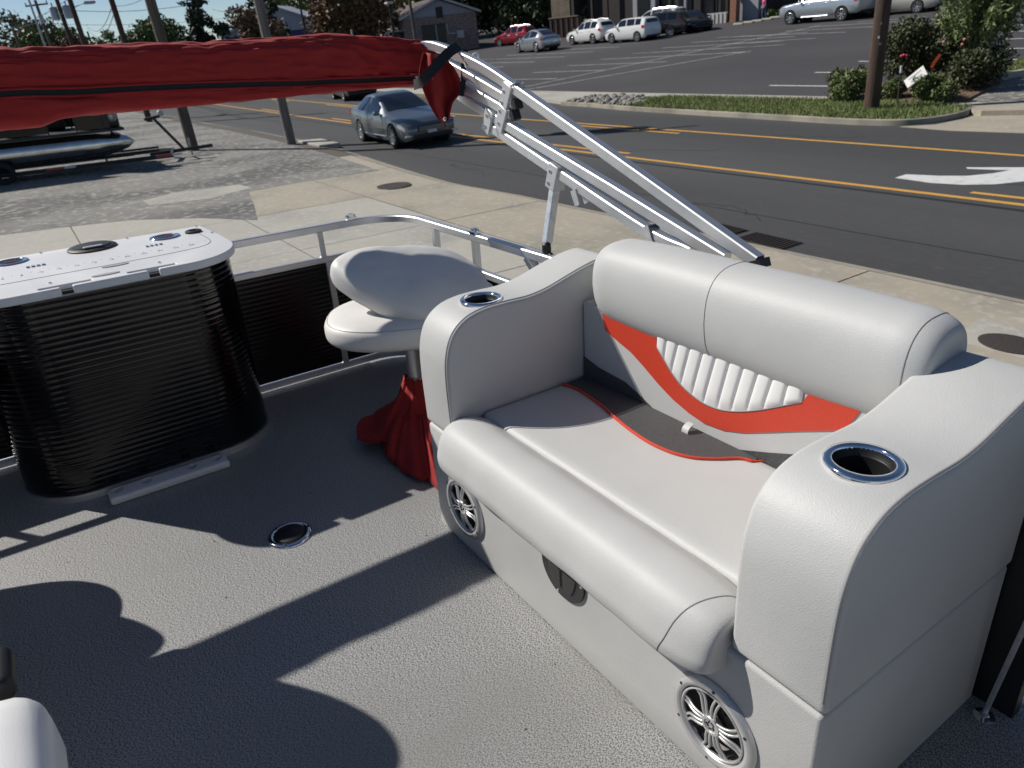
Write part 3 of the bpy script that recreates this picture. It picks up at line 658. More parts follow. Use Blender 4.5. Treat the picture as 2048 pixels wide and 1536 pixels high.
# ---- FISHING CHAIRS -------------------------------------------------------------------------------------------------
def superpad(c, e1, e2, e3, a, b_, t, n1=0.8, n2=0.6, egg=0.0, nu=56, nv=24, fn=None):
    c, e1, e2, e3 = [np.array(q, float) for q in (c, e1, e2, e3)]; P = []
    for j in range(nv+1):
        ph = math.pi*(j/nv-0.5); cp = max(0, math.cos(ph))**n2; sp = math.copysign(abs(math.sin(ph))**n2, math.sin(ph)); row = []
        for i in range(nu):
            th = 2*math.pi*i/nu; ct, st = math.cos(th), math.sin(th)
            x = math.copysign(abs(ct)**n1, ct)*cp*a; y = math.copysign(abs(st)**n1, st)*cp*b_*(1-egg*x/a)
            p = c+e1*x+e2*y+e3*sp*t
            row.append(tuple(fn(p, x, y, sp) if fn else p))
        P.append(row)
    return P
def fishing_chair(name, label, c, ang, S=1.0):
    """seat on a pedestal, padded backrest folded forward on top of it"""
    t = thing(name, label, 'boat chair', (c[0], c[1], 0), boat=True)
    u = np.array([math.cos(ang), math.sin(ang), 0]); v = np.array([math.sin(ang), -math.cos(ang), 0]); z = np.array([0, 0, 1.0]); c3 = np.array([c[0], c[1], 0])
    def dim(p, x, y, s):
        q = p.copy()
        if s > 0: q[2] -= 0.010*math.exp(-((x-0.12)**2+(y-0.02)**2)/0.004)
        return q
    zs = lambda q: 1.4-(1.4-q)*S; Z0 = zs(0.508)
    sp_ = superpad(c3+z*zs(0.566), u, v, z, 0.290*S, 0.225*S, 0.062*S, 0.78, 0.62, 0.05, fn=dim)
    se = MB().grid(sp_, cv=True).build('seat', 'vinyl_pale', t, ang=70)
    MB().tube(sp_[15], 0.0016, 6, closed=True).build('seat_seam', 'seam_light', se)
    MB().lathe([(0.14, Z0-0.014), (0.14, Z0-0.004), (0.03, Z0)], Matrix.Translation((c[0], c[1], 0)), 24).build('seat_plate', 'black_plastic', t)
    MB().lathe([(0.033, 0.012), (0.033, 0.26), (0.027, 0.265), (0.027, Z0-0.006)], Matrix.Translation((c[0], c[1], 0)), 24).build('pedestal', 'silver_plastic', t)
    MB().lathe([(0.105, 0.0005), (0.105, 0.006), (0.045, 0.016), (0.033, 0.03)], Matrix.Translation((c[0], c[1], 0)), 32).build('base_plate', 'silver_plastic', t)
    al, ti = R(26), 0.30; e1 = u*math.cos(ti)+z*math.sin(ti); e2 = v*math.cos(al)+z*math.sin(al); e2 = e2-e1*(e1@e2); e2 /= np.linalg.norm(e2); e3 = np.cross(e2, e1)
    if e3[2] < 0: e3 = -e3
    def wob(p, x, y, s): return p+e3*(0.010*nz(x*6, y*6, 1.5)+0.003*nz(x*22, y*22, 4.0))+e2*0.008*nz(x*5, 2.0, y*3)
    pc = c3+z*zs(0.690)-u*0.030*S; A_ = (pc, e1, e2, e3, 0.280*S, 0.184*S, 0.068*S, 1.0, 0.6, 0.40, 64, 30, wob)
    bk = MB().grid(superpad(*A_), cv=True).build('backrest', 'vinyl_pale', t, ang=75)
    MB().tube(superpad(*A_)[12], 0.0016, 6).build('backrest_seam', 'seam_light', bk)
    MB().grid(superpad(pc-e1*0.222*S-e3*0.036*S-e2*0.02*S, e1, e2, e3, 0.062*S, 0.150*S, 0.040*S, 0.6, 0.5), cv=True).build('boot_gap_shade', 'black_rubber', t, ang=70)  # solid black pad stands in for the shade inside the open end
    MB().grid(superpad(pc-e1*0.262*S-e3*0.050*S-e2*0.01*S, e1, e2, e3, 0.055*S, 0.130*S, 0.048*S, 0.6, 0.5), cv=True).build('inner_cushion', 'vinyl_pale', t, ang=70)
    MB().box(-0.010, 0.010, -0.10, 0.10, -0.05, 0.03, Matrix.Translation(tuple(c3+z*zs(0.615)-u*0.215*S)) @ Matrix.Rotation(ang, 4, 'Z')).build('hinge', 'black_plastic', t, bevel=(0.004, 2))
    return t
fishing_chair('fishing_chair', 'off-white fishing chair with its backrest folded down on a pedestal', (2.402, -1.070), math.atan2(0.90, 0.43), 1.07)
fishing_chair('fishing_chair', 'off-white folded fishing chair on pedestal by the port bow rail', (2.625, 0.800), math.atan2(-0.93, -0.36), 1.04)

# ---- RED CANVAS heap behind the sofa arm
cv = thing('canvas_cover', 'crumpled red canvas cover dropped on deck round the chair pedestal', 'canvas cover', (2.4, -1.05, 0), boat=True)
def drape(apex, hem, za, nrow, fold, seed, bulge=0.0, shrink=False):
    H = crom([np.array(h_) for h_ in hem], 6); rows = []
    for i, h_ in enumerate(H):
        h_ = np.array(h_); r = []
        for k in range(nrow+1):
            u = k/nrow; dd_ = np.array([h_[0]-apex[0], h_[1]-apex[1], 0.0]); ap_ = np.array(apex)+dd_/(np.linalg.norm(dd_)+1e-6)*0.040; p = ap_*(1-u)+h_*u; p[2] += (ap_[2]-h_[2])*(0.30*math.sin(math.pi*u)*-1 if shrink else 0)
            p[2] += bulge*math.sin(math.pi*u)
            d = np.array([h_[0]-apex[0], h_[1]-apex[1], 0.0]); L_ = np.linalg.norm(d)+1e-6; tn = np.array([-d[1], d[0], 0])/L_
            f = math.sin(i*0.42+seed+u*1.2)*fold*u*(1-0.3*u)+0.030*nz(i*0.16+seed, u*2.5, 0.5)+0.010*nz(i*0.5, u*6, seed)
            p += d/L_*f*0.4+np.array([0, 0, 1])*abs(f)*0.6
            p[2] = max(p[2], 0.004)
            r.append(tuple(p))
        rows.append(r)
    return MB().grid(rows)
q = lambda x, y, z: tuple(bp(x, y, 2, z))
lowh = [q(925, 860, 0.01), q(925, 930, 0.006), q(885, 985, 0.006), q(866, 972, 0.006), q(850, 966, 0.006), q(818, 952, 0.006), q(792, 942, 0.006), q(786, 926, 0.008), q(770, 915, 0.008), q(752, 893, 0.010), q(745, 860, 0.01), q(770, 830, 0.01), q(820, 800, 0.01)]
drape((2.402, -1.070, 0.14), lowh, 0, 16, 0.045, 0.7, 0.045).build('lower_folds', 'canvas', cv, ang=70).modifiers.new('s', 'SOLIDIFY').thickness = 0.003
uph = [q(900, 800, 0.12), q(905, 845, 0.10), q(875, 862, 0.10), q(850, 872, 0.095), q(822, 882, 0.085), q(790, 886, 0.075), q(755, 887, 0.065), q(728, 886, 0.055), q(711, 884, 0.045), q(722, 862, 0.045), q(745, 830, 0.05), q(772, 815, 0.06), q(800, 812, 0.08), q(830, 790, 0.12)]
up_o = drape((2.402, -1.070, 0.26), uph, 0, 18, 0.030, 2.1, 0.0, True)
uo = up_o.build('upper_skirt', 'canvas', cv, ang=70); uo.modifiers.new('s', 'SOLIDIFY').thickness = 0.003
hemp = crom([np.array(h_) for h_ in uph[:9]], 6)
MB().tube([(p[0]*0.975+2.402*0.025, p[1]*0.975-1.07*0.025, p[2]+0.012) for p in hemp], 0.0025, 5).build('hem_stitching', 'canvas', uo)
MB().lathe([(0.008, 0), (0.007, 0.003), (0.0005, 0.004)], axM(np.array(q(819, 874, 0.10))+np.array([0, 0, 0.004]), (-0.7, 0.45, 0.55)), 10).build('snap', 'brushed', uo)

# ---- helm seat, only its corner reaches into the picture
hs = thing('helm_chair', 'white upholstered helm seat cushion with black armrest beside the photographer', 'helm seat', (0.72, 0.52, 0), boat=True)
MB().rbox((0.745, 0.535, 0.515), (0.36, 0.345, 0.085), 0.06, 8).build('cushion', 'vinyl_white', hs, ang=70)
MB().box(0.42, 1.00, 0.28, 0.86, 0.0, 0.43).build('pedestal_box', 'vinyl', hs, bevel=(0.03, 3))
MB().rbox((1.265, 0.290, 0.50), (0.055, 0.042, 0.025), 0.018, 6).build('armrest', 'black_plastic', hs, ang=70)
MB().tube([(1.05, 0.34, 0.48), (1.26, 0.325, 0.49)], 0.014, 8).build('armrest_bracket', 'black_plastic', hs)
# ---- captain's chair to port, out of the picture, whose shadow falls across the deck
cc_ = thing('captain_chair', 'high-backed grey captain chair on pedestal at the port side', 'boat chair', (1.95, 0.60, 0), boat=True)
MB().rbox((1.92, 0.60, 0.50), (0.29, 0.30, 0.075), 0.06, 7).build('seat', 'vinyl', cc_, ang=70)
MB().rbox((2.13, 0.605, 0.80), (0.085, 0.275, 0.29), 0.08, 8, lambda p: Vector((p.x, 0.605+(p.y-0.605)*(1-0.28*max(0, (p.z-0.80)/0.28)**2), p.z))).build('backrest', 'vinyl', cc_, ang=70)
MB().lathe([(0.15, 0.0005), (0.15, 0.01), (0.05, 0.02), (0.04, 0.43)], Matrix.Translation((1.95, 0.60, 0)), 24).build('pedestal', 'silver_plastic', cc_)
# ---- added bench behind the photographer, unseen, blocks sky light from aft
sl_ = thing('stern_sky_block', 'added light grey bench across the aft deck, out of view, blocking sky light', 'sofa', (-1.35, -0.5, 0), boat=True)
MB().box(-1.75, -0.95, -1.42, 0.55, 0.0, 0.40).build('base', 'vinyl', sl_, bevel=(0.01, 2))
MB().rbox((-1.33, -0.43, 0.43), (0.40, 0.98, 0.06), 0.05, 6).build('seat_cushion', 'vinyl', sl_, ang=70)
MB().rbox((-1.72, -0.43, 0.66), (0.09, 0.98, 0.26), 0.08, 6).build('backrest', 'vinyl', sl_, ang=70)

# ---- BIMINI FRAME ---------------------------------------------------------------------------------------------------
YBM = -1.550
pb3 = lambda x, y, yy=YBM: tuple(bp(x, y, 1, yy))
bf = thing('bimini_frame', 'folded square aluminium sunshade frame clamped together, slanting up from the side rail', 'sunshade frame', (2.0, -1.55, 0.72), boat=True)
XC, ZC = 2.950, 1.405
W = 0.035
def ft(pts, name='frame_tube'): return MB().sqtube(crom(pts, 6), W, up=(0, 1, 0)).build(name, 'aluminium', bf, ang=40)
t1 = [pb3(1517, 523), pb3(1280, 353), pb3(1040, 183), pb3(962, 132)]
tt = np.array(t1[-1])
arc = lambda z, x: [(2.80+x, -1.535, z-0.018), (2.885+x, -1.490, z+0.004), (2.935+x, -1.400, z+0.012), (2.945+x, -1.20, z+0.012), (2.945+x, 0.85, z+0.012), (2.935+x, 1.10, z+0.012), (2.885+x, 1.19, z+0.004), (2.80+x, 1.235, z-0.018)]
mir = lambda pts: [(p[0], -0.30-p[1], p[2]) for p in pts][::-1]
arc1 = [(2.80, -1.535, 1.444), (2.885, -1.490, 1.450), (2.935, -1.400, 1.453), (2.945, -1.20, 1.470), (2.945, 0.85, 1.470), (2.935, 1.10, 1.453), (2.885, 1.19, 1.450), (2.80, 1.235, 1.444)]
full = t1+arc1+mir(t1)
MB().sqtube(dense(t1[:3], 0.2)[:-1]+crom(full[2:-2], 6)+dense(mir(t1[:3]), 0.2)[1:], W, up=(0, 1, 0.001)).build('main_bow', 'aluminium', bf, ang=40)
t4 = [pb3(1453, 518), pb3(1230, 380), pb3(1009, 246), pb3(950, 208)]
arc4 = [(2.77, -1.540, 1.296), (2.85, -1.50, 1.326), (2.915, -1.40, 1.348), (2.93, -1.20, 1.352), (2.93, 0.85, 1.352), (2.915, 1.10, 1.348), (2.85, 1.20, 1.326), (2.77, 1.24, 1.296)]
full = t4+arc4+mir(t4)
MB().sqtube(dense(t4[:3], 0.2)[:-1]+crom(full[2:-2], 6)+dense(mir(t4[:3]), 0.2)[1:], W, up=(0, 1, 0.001)).build('second_bow', 'aluminium', bf, ang=40)
for (e, s_, zz, xx) in (((1030, 206), (955, 161), 1.410, -0.005), ((1026, 228), (950, 184), 1.368, -0.010)):
    a = pb3(*e); b_ = pb3(*s_); dd = np.array(b_)-np.array(a)
    ft([a, b_, tuple(np.array(b_)+dd*0.9+np.array([0, 0.012, 0])), (2.82, -1.515, zz-0.012)], 'inner_bow_tube')
ft([pb3(975, 247), pb3(1114, 341), pb3(1294, 461), pb3(1385, 505)], 'lower_tube')
MB().box(-0.018, 0.018, -0.02, 0.02, -0.012, 0.012, Matrix.Translation(pb3(1520, 527)) @ Matrix.Rotation(0.35, 4, 'Y')).build('end_cap', 'black_plastic', bf)
for px, py in ((1034, 209), (1030, 231)):
    MB().box(-0.012, 0.006, -0.017, 0.017, -0.017, 0.017, Matrix.Translation(pb3(px, py)) @ Matrix.Rotation(0.35, 4, 'Y')).build('end_plug', 'black_plastic', bf)
dirv = (np.array(t1[2])-np.array(t1[0])); dirv /= np.linalg.norm(dirv)
def clamp(pa, pb_, wid, screws, nm='clamp'):
    a, b_ = np.array(pb3(*pa)), np.array(pb3(*pb_)); ax_ = b_-a
    m = MB().bar(a, b_, 0.0500, wid*1.75, up=tuple(dirv)).build(nm, 'clamp_metal', bf, bevel=(0.003, 2))
    m.data.transform(Matrix.Identity(4))
    for s in screws:
        c = np.array(pb3(*s)); c[1] = YBM+0.0250
        MB().lathe([(0.0068, 0), (0.0062, 0.003), (0.003, 0.0052), (0.0005, 0.0056)], axM(c, (0, 1, 0)), 10).build('screw', 'chrome', m)
clamp((1026, 168), (1016, 212), 0.030, [(1019, 181), (1015, 204)])
clamp((1017, 214), (1006, 259), 0.030, [(1011, 221), (1009, 246)])
clamp((989, 219), (980, 263), 0.030, [(985, 230), (982, 252)])
clamp((1118, 328), (1109, 376), 0.030, [(1112, 341), (1108, 364)])
MB().box(-0.03, 0.03, -0.020, 0.020, -0.002, 0.002, Matrix.Translation(tuple(np.array(pb3(1031, 170)))) @ Matrix.Rotation(0.35, 4, 'Y')).build('clamp_tab', 'brushed', bf)
MB().sqtube([pb3(1110, 372, YBM+0.004), pb3(1094, 486, -1.505)], 0.030, up=(0, 1, 0)).build('support_strut', 'brushed', bf)
ft_ = pb3(1093, 495, -1.495)
k = MB().lathe([(0.017, -0.052), (0.019, -0.040), (0.014, -0.030), (0.017, -0.012), (0.016, 0.012), (0.009, 0.020)], Matrix.Translation(ft_), 12); k.box(ft_[0]-0.028, ft_[0]+0.006, ft_[1]-0.006, ft_[1]+0.006, ft_[2]-0.030, ft_[2]-0.016)
k.build('swivel_foot', 'black_plastic', bf)
for px, py in ((1158, 393), (1303, 466)):
    c = Vector(pb3(px, py, YBM+0.005)); Rm = Matrix.Translation(c) @ Matrix.Rotation(0.42, 4, 'Y')
    b = MB().box(-0.013, 0.013, 0.016, 0.019, -0.026, 0.022, Rm).box(-0.013, 0.013, -0.026, 0.019, 0.022, 0.025, Rm).box(-0.013, 0.013, -0.026, -0.023, -0.026, 0.022, Rm).box(-0.017, -0.0, 0.019, 0.024, -0.030, -0.026, Rm)
    b.build('retaining_clip', 'brushed', bf)

# ---- BIMINI COVER (sleeve of red canvas)
cvb = thing('sunshade_cover', 'long red canvas sleeve with black zip wrapped round the folded sunshade', 'canvas cover', (XC, -0.15, 1.30), boat=True)
secu = [(0.0, 1.0), (-0.031, 0.945), (-0.0475, 0.85), (-0.058, 0.72), (-0.062, 0.55), (-0.060, 0.30), (-0.055, 0.08), (-0.050, 0.0)]      # share of the upper lobe
secl = [(-0.050, 0.0), (-0.056, -0.14), (-0.055, -0.55), (-0.040, -0.92), (-0.005, -1.0)]                                  # share of the lower lobe
secb = [(0.025, 0.04), (0.046, 0.22), (0.056, 0.55), (0.046, 0.86), (0.024, 0.97)]                                         # back, share of the whole height
YE = -1.545
ys = [1.245-(1.245-YE)*k/190 for k in range(191)]
CY = [-1.56, -1.40, -1.15, -0.80, -0.25, -0.17, -0.10, 0.2, 1.0, 1.25]
CT = [1.464, 1.494, 1.518, 1.512, 1.519, 1.521, 1.524, 1.526, 1.518, 1.48]
CZ = [1.326, 1.336, 1.346, 1.361, 1.381, 1.385, 1.389, 1.394, 1.39, 1.36]
CB = [1.304, 1.307, 1.308, 1.303, 1.305, 1.300, 1.280, 1.285, 1.28, 1.27]
def cov(y):
    e = max(0.0, (-1.18-y)/0.36); e2 = max(0.0, (y-0.90)/0.34)
    return XC-0.06*e*e-0.10*e2*e2, float(np.interp(y, CY, CT)), float(np.interp(y, CY, CZ)), float(np.interp(y, CY, CB)), 1-0.10*e
def covpt(y, a, b_, kind, j):
    xc, zt, zz, zb, ws = cov(y)
    if kind == 0: z = zz+0.012+(zt-zz-0.012)*b_
    elif kind == 1: z = zz-0.013+(zz-0.013-zb)*b_
    else: z = zb+(zt-zb)*b_
    w = 0.008*nz(y*5.0, j*0.25, 1.0)+0.0045*nz(y*17, j*0.6, 5.0)
    gath = max(0.0, nz(y*14+3, 0.3, 9.0))**1.5*0.016*max(0, b_-0.35)*(1 if kind == 0 else 0)
    tuck = (0.014*max(0.0, (-0.75-y)/0.6)+0.0025)*(0.5-abs(nz(y*13+j*0.05, j*0.10, 3.0))*2.2)*(1 if kind == 0 else 0.3)
    L_ = abs(a)+1e-6
    return (xc+a*ws+a/L_*(w+tuck)+gath*0.6, y, z-gath+(0.5*w if kind == 0 else w*0.8))
SEC = [(p, 1) for p in crom(secl, 4)]+[(p, 2) for p in crom(secb, 4)]+[(p, 0) for p in crom(secu, 5)]
MB().grid([[covpt(y, s[0], s[1], k, j) for j, (s, k) in enumerate(SEC)] for y in ys]).build('sleeve', 'canvas', cvb, ang=70)
zp = [[(cov(y)[0]-0.0475+0.002*nz(y*8, 1, 1), y, cov(y)[2]+zz+0.003*nz(y*5, 0.7, 1)) for zz in (0.014, 0.0, -0.015)] for y in ys]
MB().grid(zp).build('zip', 'black_webbing', cvb)
for zz in (0.0115, -0.0125):
    MB().tube([(cov(y)[0]-0.0545, y, cov(y)[2]+zz+0.004*nz(y*5, 0.7, 1)) for y in ys], 0.0042, 6).build('zip_welt', 'canvas', cvb)
ec = [covpt(YE, s[0], s[1], k, j) for j, (s, k) in enumerate(SEC)]
MB().tube(ec, 0.0045, 6).build('end_hem', 'canvas', cvb)
# hanging tail of canvas at the starboard end
fx = lambda px, py, x=2.66: tuple(bp(px, py, 0, x))
rowsLR = [((846, 104), (886, 112)), ((840, 130), (906, 132)), ((838, 156), (920, 158)), ((845, 178), (922, 184)), ((853, 198), (907, 204)), ((863, 218), (902, 221)), ((875, 237), (899, 236)), ((884, 247), (895, 243))]
G = []
for i, (l, r) in enumerate(rowsLR):
    row = []
    for k in range(25):
        u = k/24; px = l[0]*(1-u)+r[0]*u; py = l[1]*(1-u)+r[1]*u
        fold = 0.035*math.sin(u*math.pi*3.2+0.5)*(1-0.55*i/7)+0.012*nz(u*4, i*0.6, 3)
        row.append(fx(px, py, 2.655+fold))
    G.append(row)
G = [list(r) for r in zip(*[crom(c, 4) for c in zip(*G)])]
ta = MB().grid(G).build('loose_tail', 'canvas', cvb, ang=70); ta.modifiers.new('s', 'SOLIDIFY').thickness = 0.0025
MB().lathe([(0.0075, 0), (0.0075, 0.004), (0.004, 0.004), (0.004, 0)], axM(fx(889, 238, 2.63), (-1, 0, 0.1)), 14).build('grommet', 'chrome', ta)
# straps and hook
st = thing('tie_strap', 'black webbing strap with pale plastic hook cinched over the frame end of the red sleeve', 'strap', tuple(pb3(905, 110)), boat=True)
def ribbon(pts, w, name, m, x=None):
    P = [np.array(p) for p in pts]; return MB().sweep(crom(P, 5), [(w/2, -0.0012), (w/2, 0.0012), (-w/2, 0.0012), (-w/2, -0.0012)], up=(-0.85, 0.5, 0.2)).build(name, m, st)
ribbon([fx(918, 93, 2.66), fx(900, 103, 2.62), fx(880, 124, 2.60), fx(860, 145, 2.60), fx(842, 163, 2.62), fx(828, 170, 2.68)], 0.038, 'wide_strap', 'black_webbing')
ribbon([fx(931, 100, 2.63), fx(927, 122, 2.62), fx(927, 145, 2.615), fx(926, 170, 2.61), fx(922, 192, 2.60)], 0.020, 'thin_strap', 'black_webbing')
hk = [fx(938, 128, 2.585), fx(941, 117, 2.585), fx(946, 110, 2.585), fx(953, 107, 2.585), fx(957, 112, 2.585), fx(956, 119, 2.585), fx(951, 118, 2.585)]
MB().tube(crom(hk, 5), 0.0042, 8, up=(1, 0, 0)).build('hook', 'vinyl_white', st)
MB().sweep([fx(928, 120, 2.59), fx(936, 117, 2.588), fx(940, 130, 2.585), fx(932, 134, 2.585), fx(928, 120, 2.59)], [(0.003, -0.003), (0.003, 0.003), (-0.003, 0.003), (-0.003, -0.003)], up=(1, 0, 0.1)).build('buckle', 'vinyl_white', st)

# ---- trailer under the boat (stands on the apron)
tr = thing('boat_trailer', 'black bunk trailer carrying the boat on its pontoons', 'trailer', (0.5, -0.15, apz(-0.15)))
bz = lambda x, y, z: tuple(BOAT @ Vector((x, y, z)))
for yy in (YS+0.35, YPT-0.35):
    MB().bar(bz(-2.0, yy, -0.79), bz(2.9, yy, -0.79), 0.2, 0.09).build('bunk', 'black_rubber', tr)
    for xx in (-0.8, 0.3):
        c = bz(xx, yy, 0); cz = apz(c[1])+0.26
        w = MB().lathe([(0.02, -0.09), (0.16, -0.09), (0.24, -0.085), (0.26, -0.05), (0.26, 0.05), (0.24, 0.085), (0.16, 0.09), (0.02, 0.09)], axM((c[0], c[1], cz), (0, 1, 0)), 24).build('wheel', 'tyre', tr)
    for xx in (-1.6, 0.0, 1.6):
        a = bz(xx, yy, -0.83); MB().box(a[0]-0.04, a[0]+0.04, a[1]-0.04, a[1]+0.04, a[2]-0.12, a[2]).build('bunk_bracket', 'dark_paint', tr)
for xx in (-1.6, 0.0, 1.6): MB().bar(bz(xx, YS+0.3, -0.90), bz(xx, YPT-0.3, -0.90), 0.08, 0.06).build('cross_beam', 'dark_paint', tr)
MB().bar(bz(-2.0, -0.15, -0.92), bz(4.2, -0.15, -0.92), 0.09, 0.09).build('spine', 'dark_paint', tr)
# ================================================================== GROUND, ROAD, APRON, PARKING LOT
EDX = [-60, 3, 12, 14.3, 17, 20, 24, 34, 40, 140]
EDY = [-8.05, -8.05, -7.95, -7.80, -8.0, -8.3, -8.7, -8.8, -8.6, -8.6]
def edge(x): return float(np.interp(x, EDX, EDY))
def apz2(x, y):
    t = y-edge(x); z = apz(y)
    return z if t > 0.42 else 0.006+(z-0.006)*max(0, t/0.42)
gd = MB(); gd.poly([(1400*math.cos(2*math.pi*k/64), 1400*math.sin(2*math.pi*k/64), -0.12) for k in range(64)])
solo(gd, 'ground', 'earth', kind='structure')
road = solo(MB().grid([[(x, y, 0.0) for y in (-24.0, -18, -12, -7.2)] for x in (-80, -20, 20, 60, 160)]), 'road', 'asphalt', kind='structure')
xs = [-60, -20, -6]+[-6+1.0*k for k in range(1, 49)]+[46, 60, 90, 140]
pav = solo(MB().grid([[(x, y, apz2(x, y)-0.013) for y in [edge(x)+d for d in (-0.02, 0.20, 0.42, 1.2)]+[-5.5, -3, 0, 3, 12, 60]] for x in xs]), 'concrete_apron', 'joint', kind='structure')
def slab(x0, x1, y0, y1, m, nx=5, ny=4, dz=0.0):
    g = 0.008
    P = [[(x, y, apz2(x, y)+dz) for y in np.linspace(y0(x)+g if callable(y0) else y0+g, y1-g if not callable(y1) else y1(x)-g, ny+1)] for x in np.linspace(x0+g, x1-g, nx+1)]
    MB().grid(P).build('slab', m, pav)
XL = [-9.0, -5.2, -1.8, 1.35, 4.38, 7.5, 10.7, 13.9, 17.1, 20.4]
YL = [-5.55, -3.05, -0.4, 2.4, 6.0]
for i in range(len(XL)-1):
    slab(XL[i], XL[i+1], lambda x: edge(x)-0.02, lambda x: edge(x)+0.42, 'concrete')
    slab(XL[i], XL[i+1], lambda x: edge(x)+0.42, YL[0], 'concrete', dz=random.uniform(-.002, .002))
    for j in range(len(YL)-1):
        slab(XL[i], XL[i+1], YL[j], YL[j+1], 'concrete' if j == 0 and i > 6 else 'concrete_grey', dz=random.uniform(-.003, .003))
for x0, x1 in ((20.4, 32), (32, 60), (60, 140), (-60, -9)):
    slab(x0, x1, lambda x: edge(x)-0.02, -4.5, 'old_asphalt' if x0 > 0 else 'concrete'); slab(x0, x1, -4.5, 3.0, 'old_asphalt' if x0 > 0 else 'concrete_grey'); slab(x0, x1, 3.0, 60, 'old_asphalt')
slab(-9, 20.4, 6.0, 60, 'old_asphalt')
oa = [(-420, 560), (0, 470), (120, 455), (260, 440), (400, 436), (515, 440), (508, 410), (498, 384), (560, 372), (640, 358), (758, 341), (700, 322), (640, 304), (600, 300), (500, 300), (300, 300), (-300, 330)]
pts = [apr(*p) for p in oa]
solo(MB().poly([(p[0], p[1], p[2]+0.004) for p in pts]), 'old_asphalt_patch', 'old_asphalt', kind='structure')
pts = [apr(*p) for p in ((285, 402), (360, 384), (478, 370), (505, 376), (420, 398), (300, 412))]
solo(MB().poly([(p[0], p[1], p[2]+0.008) for p in pts]), 'patch_strip', 'concrete_grey', kind='structure')
# sunken slab stub by the pole at the road edge
st_ = [g0(*p) for p in ((597, 291), (645, 287), (682, 296), (640, 301))]
MB().prism([(p[0], p[1]) for p in st_], 0.0, 0.17, lambda a, b, h: (a, b, h)).build('kerb_stub', 'concrete_grey', pav, bevel=(0.02, 2))

def strip(pts, w, z, name, m, parent):
    """painted strip along a poly-line on a height function"""
    P = [np.array(p[:2]) for p in pts]; L, Rr = [], []
    for i, p in enumerate(P):
        d = P[min(i+1, len(P)-1)]-P[max(i-1, 0)]; d /= np.linalg.norm(d); n_ = np.array([-d[1], d[0]])*w/2
        a, b = p+n_, p-n_; L.append((a[0], a[1], z(a[1]))); Rr.append((b[0], b[1], z(b[1])))
    return MB().grid([L, Rr]).build(name, m, parent)
rz0 = lambda y: 0.004
def yl(a, b, n=14): return [tuple(np.array(a)*(1-k/n)+np.array(b)*k/n) for k in range(n+1)]
YN, YFAR = -11.68, -14.95
def ycl(x): return -0.028*max(0, x-24)**1.15*0.6
mk = lambda x0, x1, y: [(x, y+ycl(x)) for x in np.linspace(x0, x1, 30)]
strip(mk(-30, 140, YN), 0.13, rz0, 'lane_line', 'yellow_paint', road)
strip(mk(-30, 140, YFAR), 0.13, rz0, 'lane_line', 'yellow_paint', road)
strip(mk(-30, 5.45, YN-0.36), 0.12, rz0, 'lane_line', 'yellow_paint', road)
for a, b in ((13.2, 21.5), (29.5, 33.0), (41, 45)): strip(mk(a, b, YN-0.36), 0.12, rz0, 'lane_line', 'yellow_paint', road)
for a, b in ((14.1, 18.5), (26, 30), (36, 41), (48, 52)): strip(mk(a, b, YFAR+0.34), 0.12, rz0, 'lane_line', 'yellow_paint', road)
strip([(x, YN+0.30+0.02*math.sin(x*.7)) for x in np.linspace(-30, 60, 60)], 0.10, lambda y: 0.003, 'tar_seam', 'tar', road)
strip([(x, -9.3+0.05*math.sin(x*.31)+.03*nz(x*.8, 2)) for x in np.linspace(-30, 60, 80)], 0.022, lambda y: 0.003, 'tar_seam', 'tar', road)
for k, (x0, y0) in enumerate(((7.0, -9.0), (11.5, -13.3), (18.0, -10.2), (9.5, -15.8), (14.5, -8.7), (4.0, -13.6))):
    rg = random.Random(k+50); P_ = [(x0, y0)]
    for q_ in range(14): P_.append((P_[-1][0]+rg.uniform(.0, .28), P_[-1][1]+rg.uniform(-.16, .16)+(.05 if k % 2 else -.05)))
    strip(P_, 0.014, lambda y: 0.003, 'crack', 'tar', road)
# turn arrow
ar_ = [(1790, 354), (1825, 358), (1880, 357), (1935, 353), (1980, 345), (2010, 337), (1932, 337), (2048, 333), (2150, 330), (2150, 356), (2085, 352), (2040, 360), (1985, 367), (1925, 370), (1860, 368), (1825, 363)]
A = [g0(*p) for p in [(1790, 356), (1812, 349), (1880, 352), (1935, 352), (1985, 347), (2018, 341), (1935, 338), (1932, 335), (2140, 335), (2155, 352), (2100, 352), (2058, 362), (1990, 369), (1925, 370), (1860, 366)]]
MB().prism([(p[0], p[1]) for p in A], 0.002, 0.0045, lambda a, b, h: (a, b, h)).build('turn_arrow', 'white_paint', road)
# storm drains and covers
def drain(px0, px1, lab):
    a, b = g0(*px0), g0(*px1); c = (a+b)/2; rz = math.atan2(b[1]-a[1], b[0]-a[0]); L = np.linalg.norm(b-a)
    t = thing('drain_grate', lab, 'drain', (c[0], c[1], 0.008), rz=rz, local=True, group='storm drain grates at the kerb')
    MB().box(-L/2, L/2, -0.22, 0.22, -0.006, 0.002).build('frame', 'cast_iron', t)
    for k in range(14):
        x = -L/2+L*(k+0.5)/14; MB().box(x-L*0.012, x+L*0.012, -0.19, 0.19, 0.002, 0.016).build('bar', 'cast_iron', t)
drain((1425, 455), (1475, 468), 'iron storm drain grate at the kerb by the sunshade frame')
drain((1492, 472), (1585, 494), 'longer iron storm drain grate at the kerb above the sofa back')
c = apr(785, 373)
t = thing('manhole_cover', 'round iron manhole cover in the tan concrete apron', 'manhole cover', (c[0], c[1], c[2]+0.004), local=True)
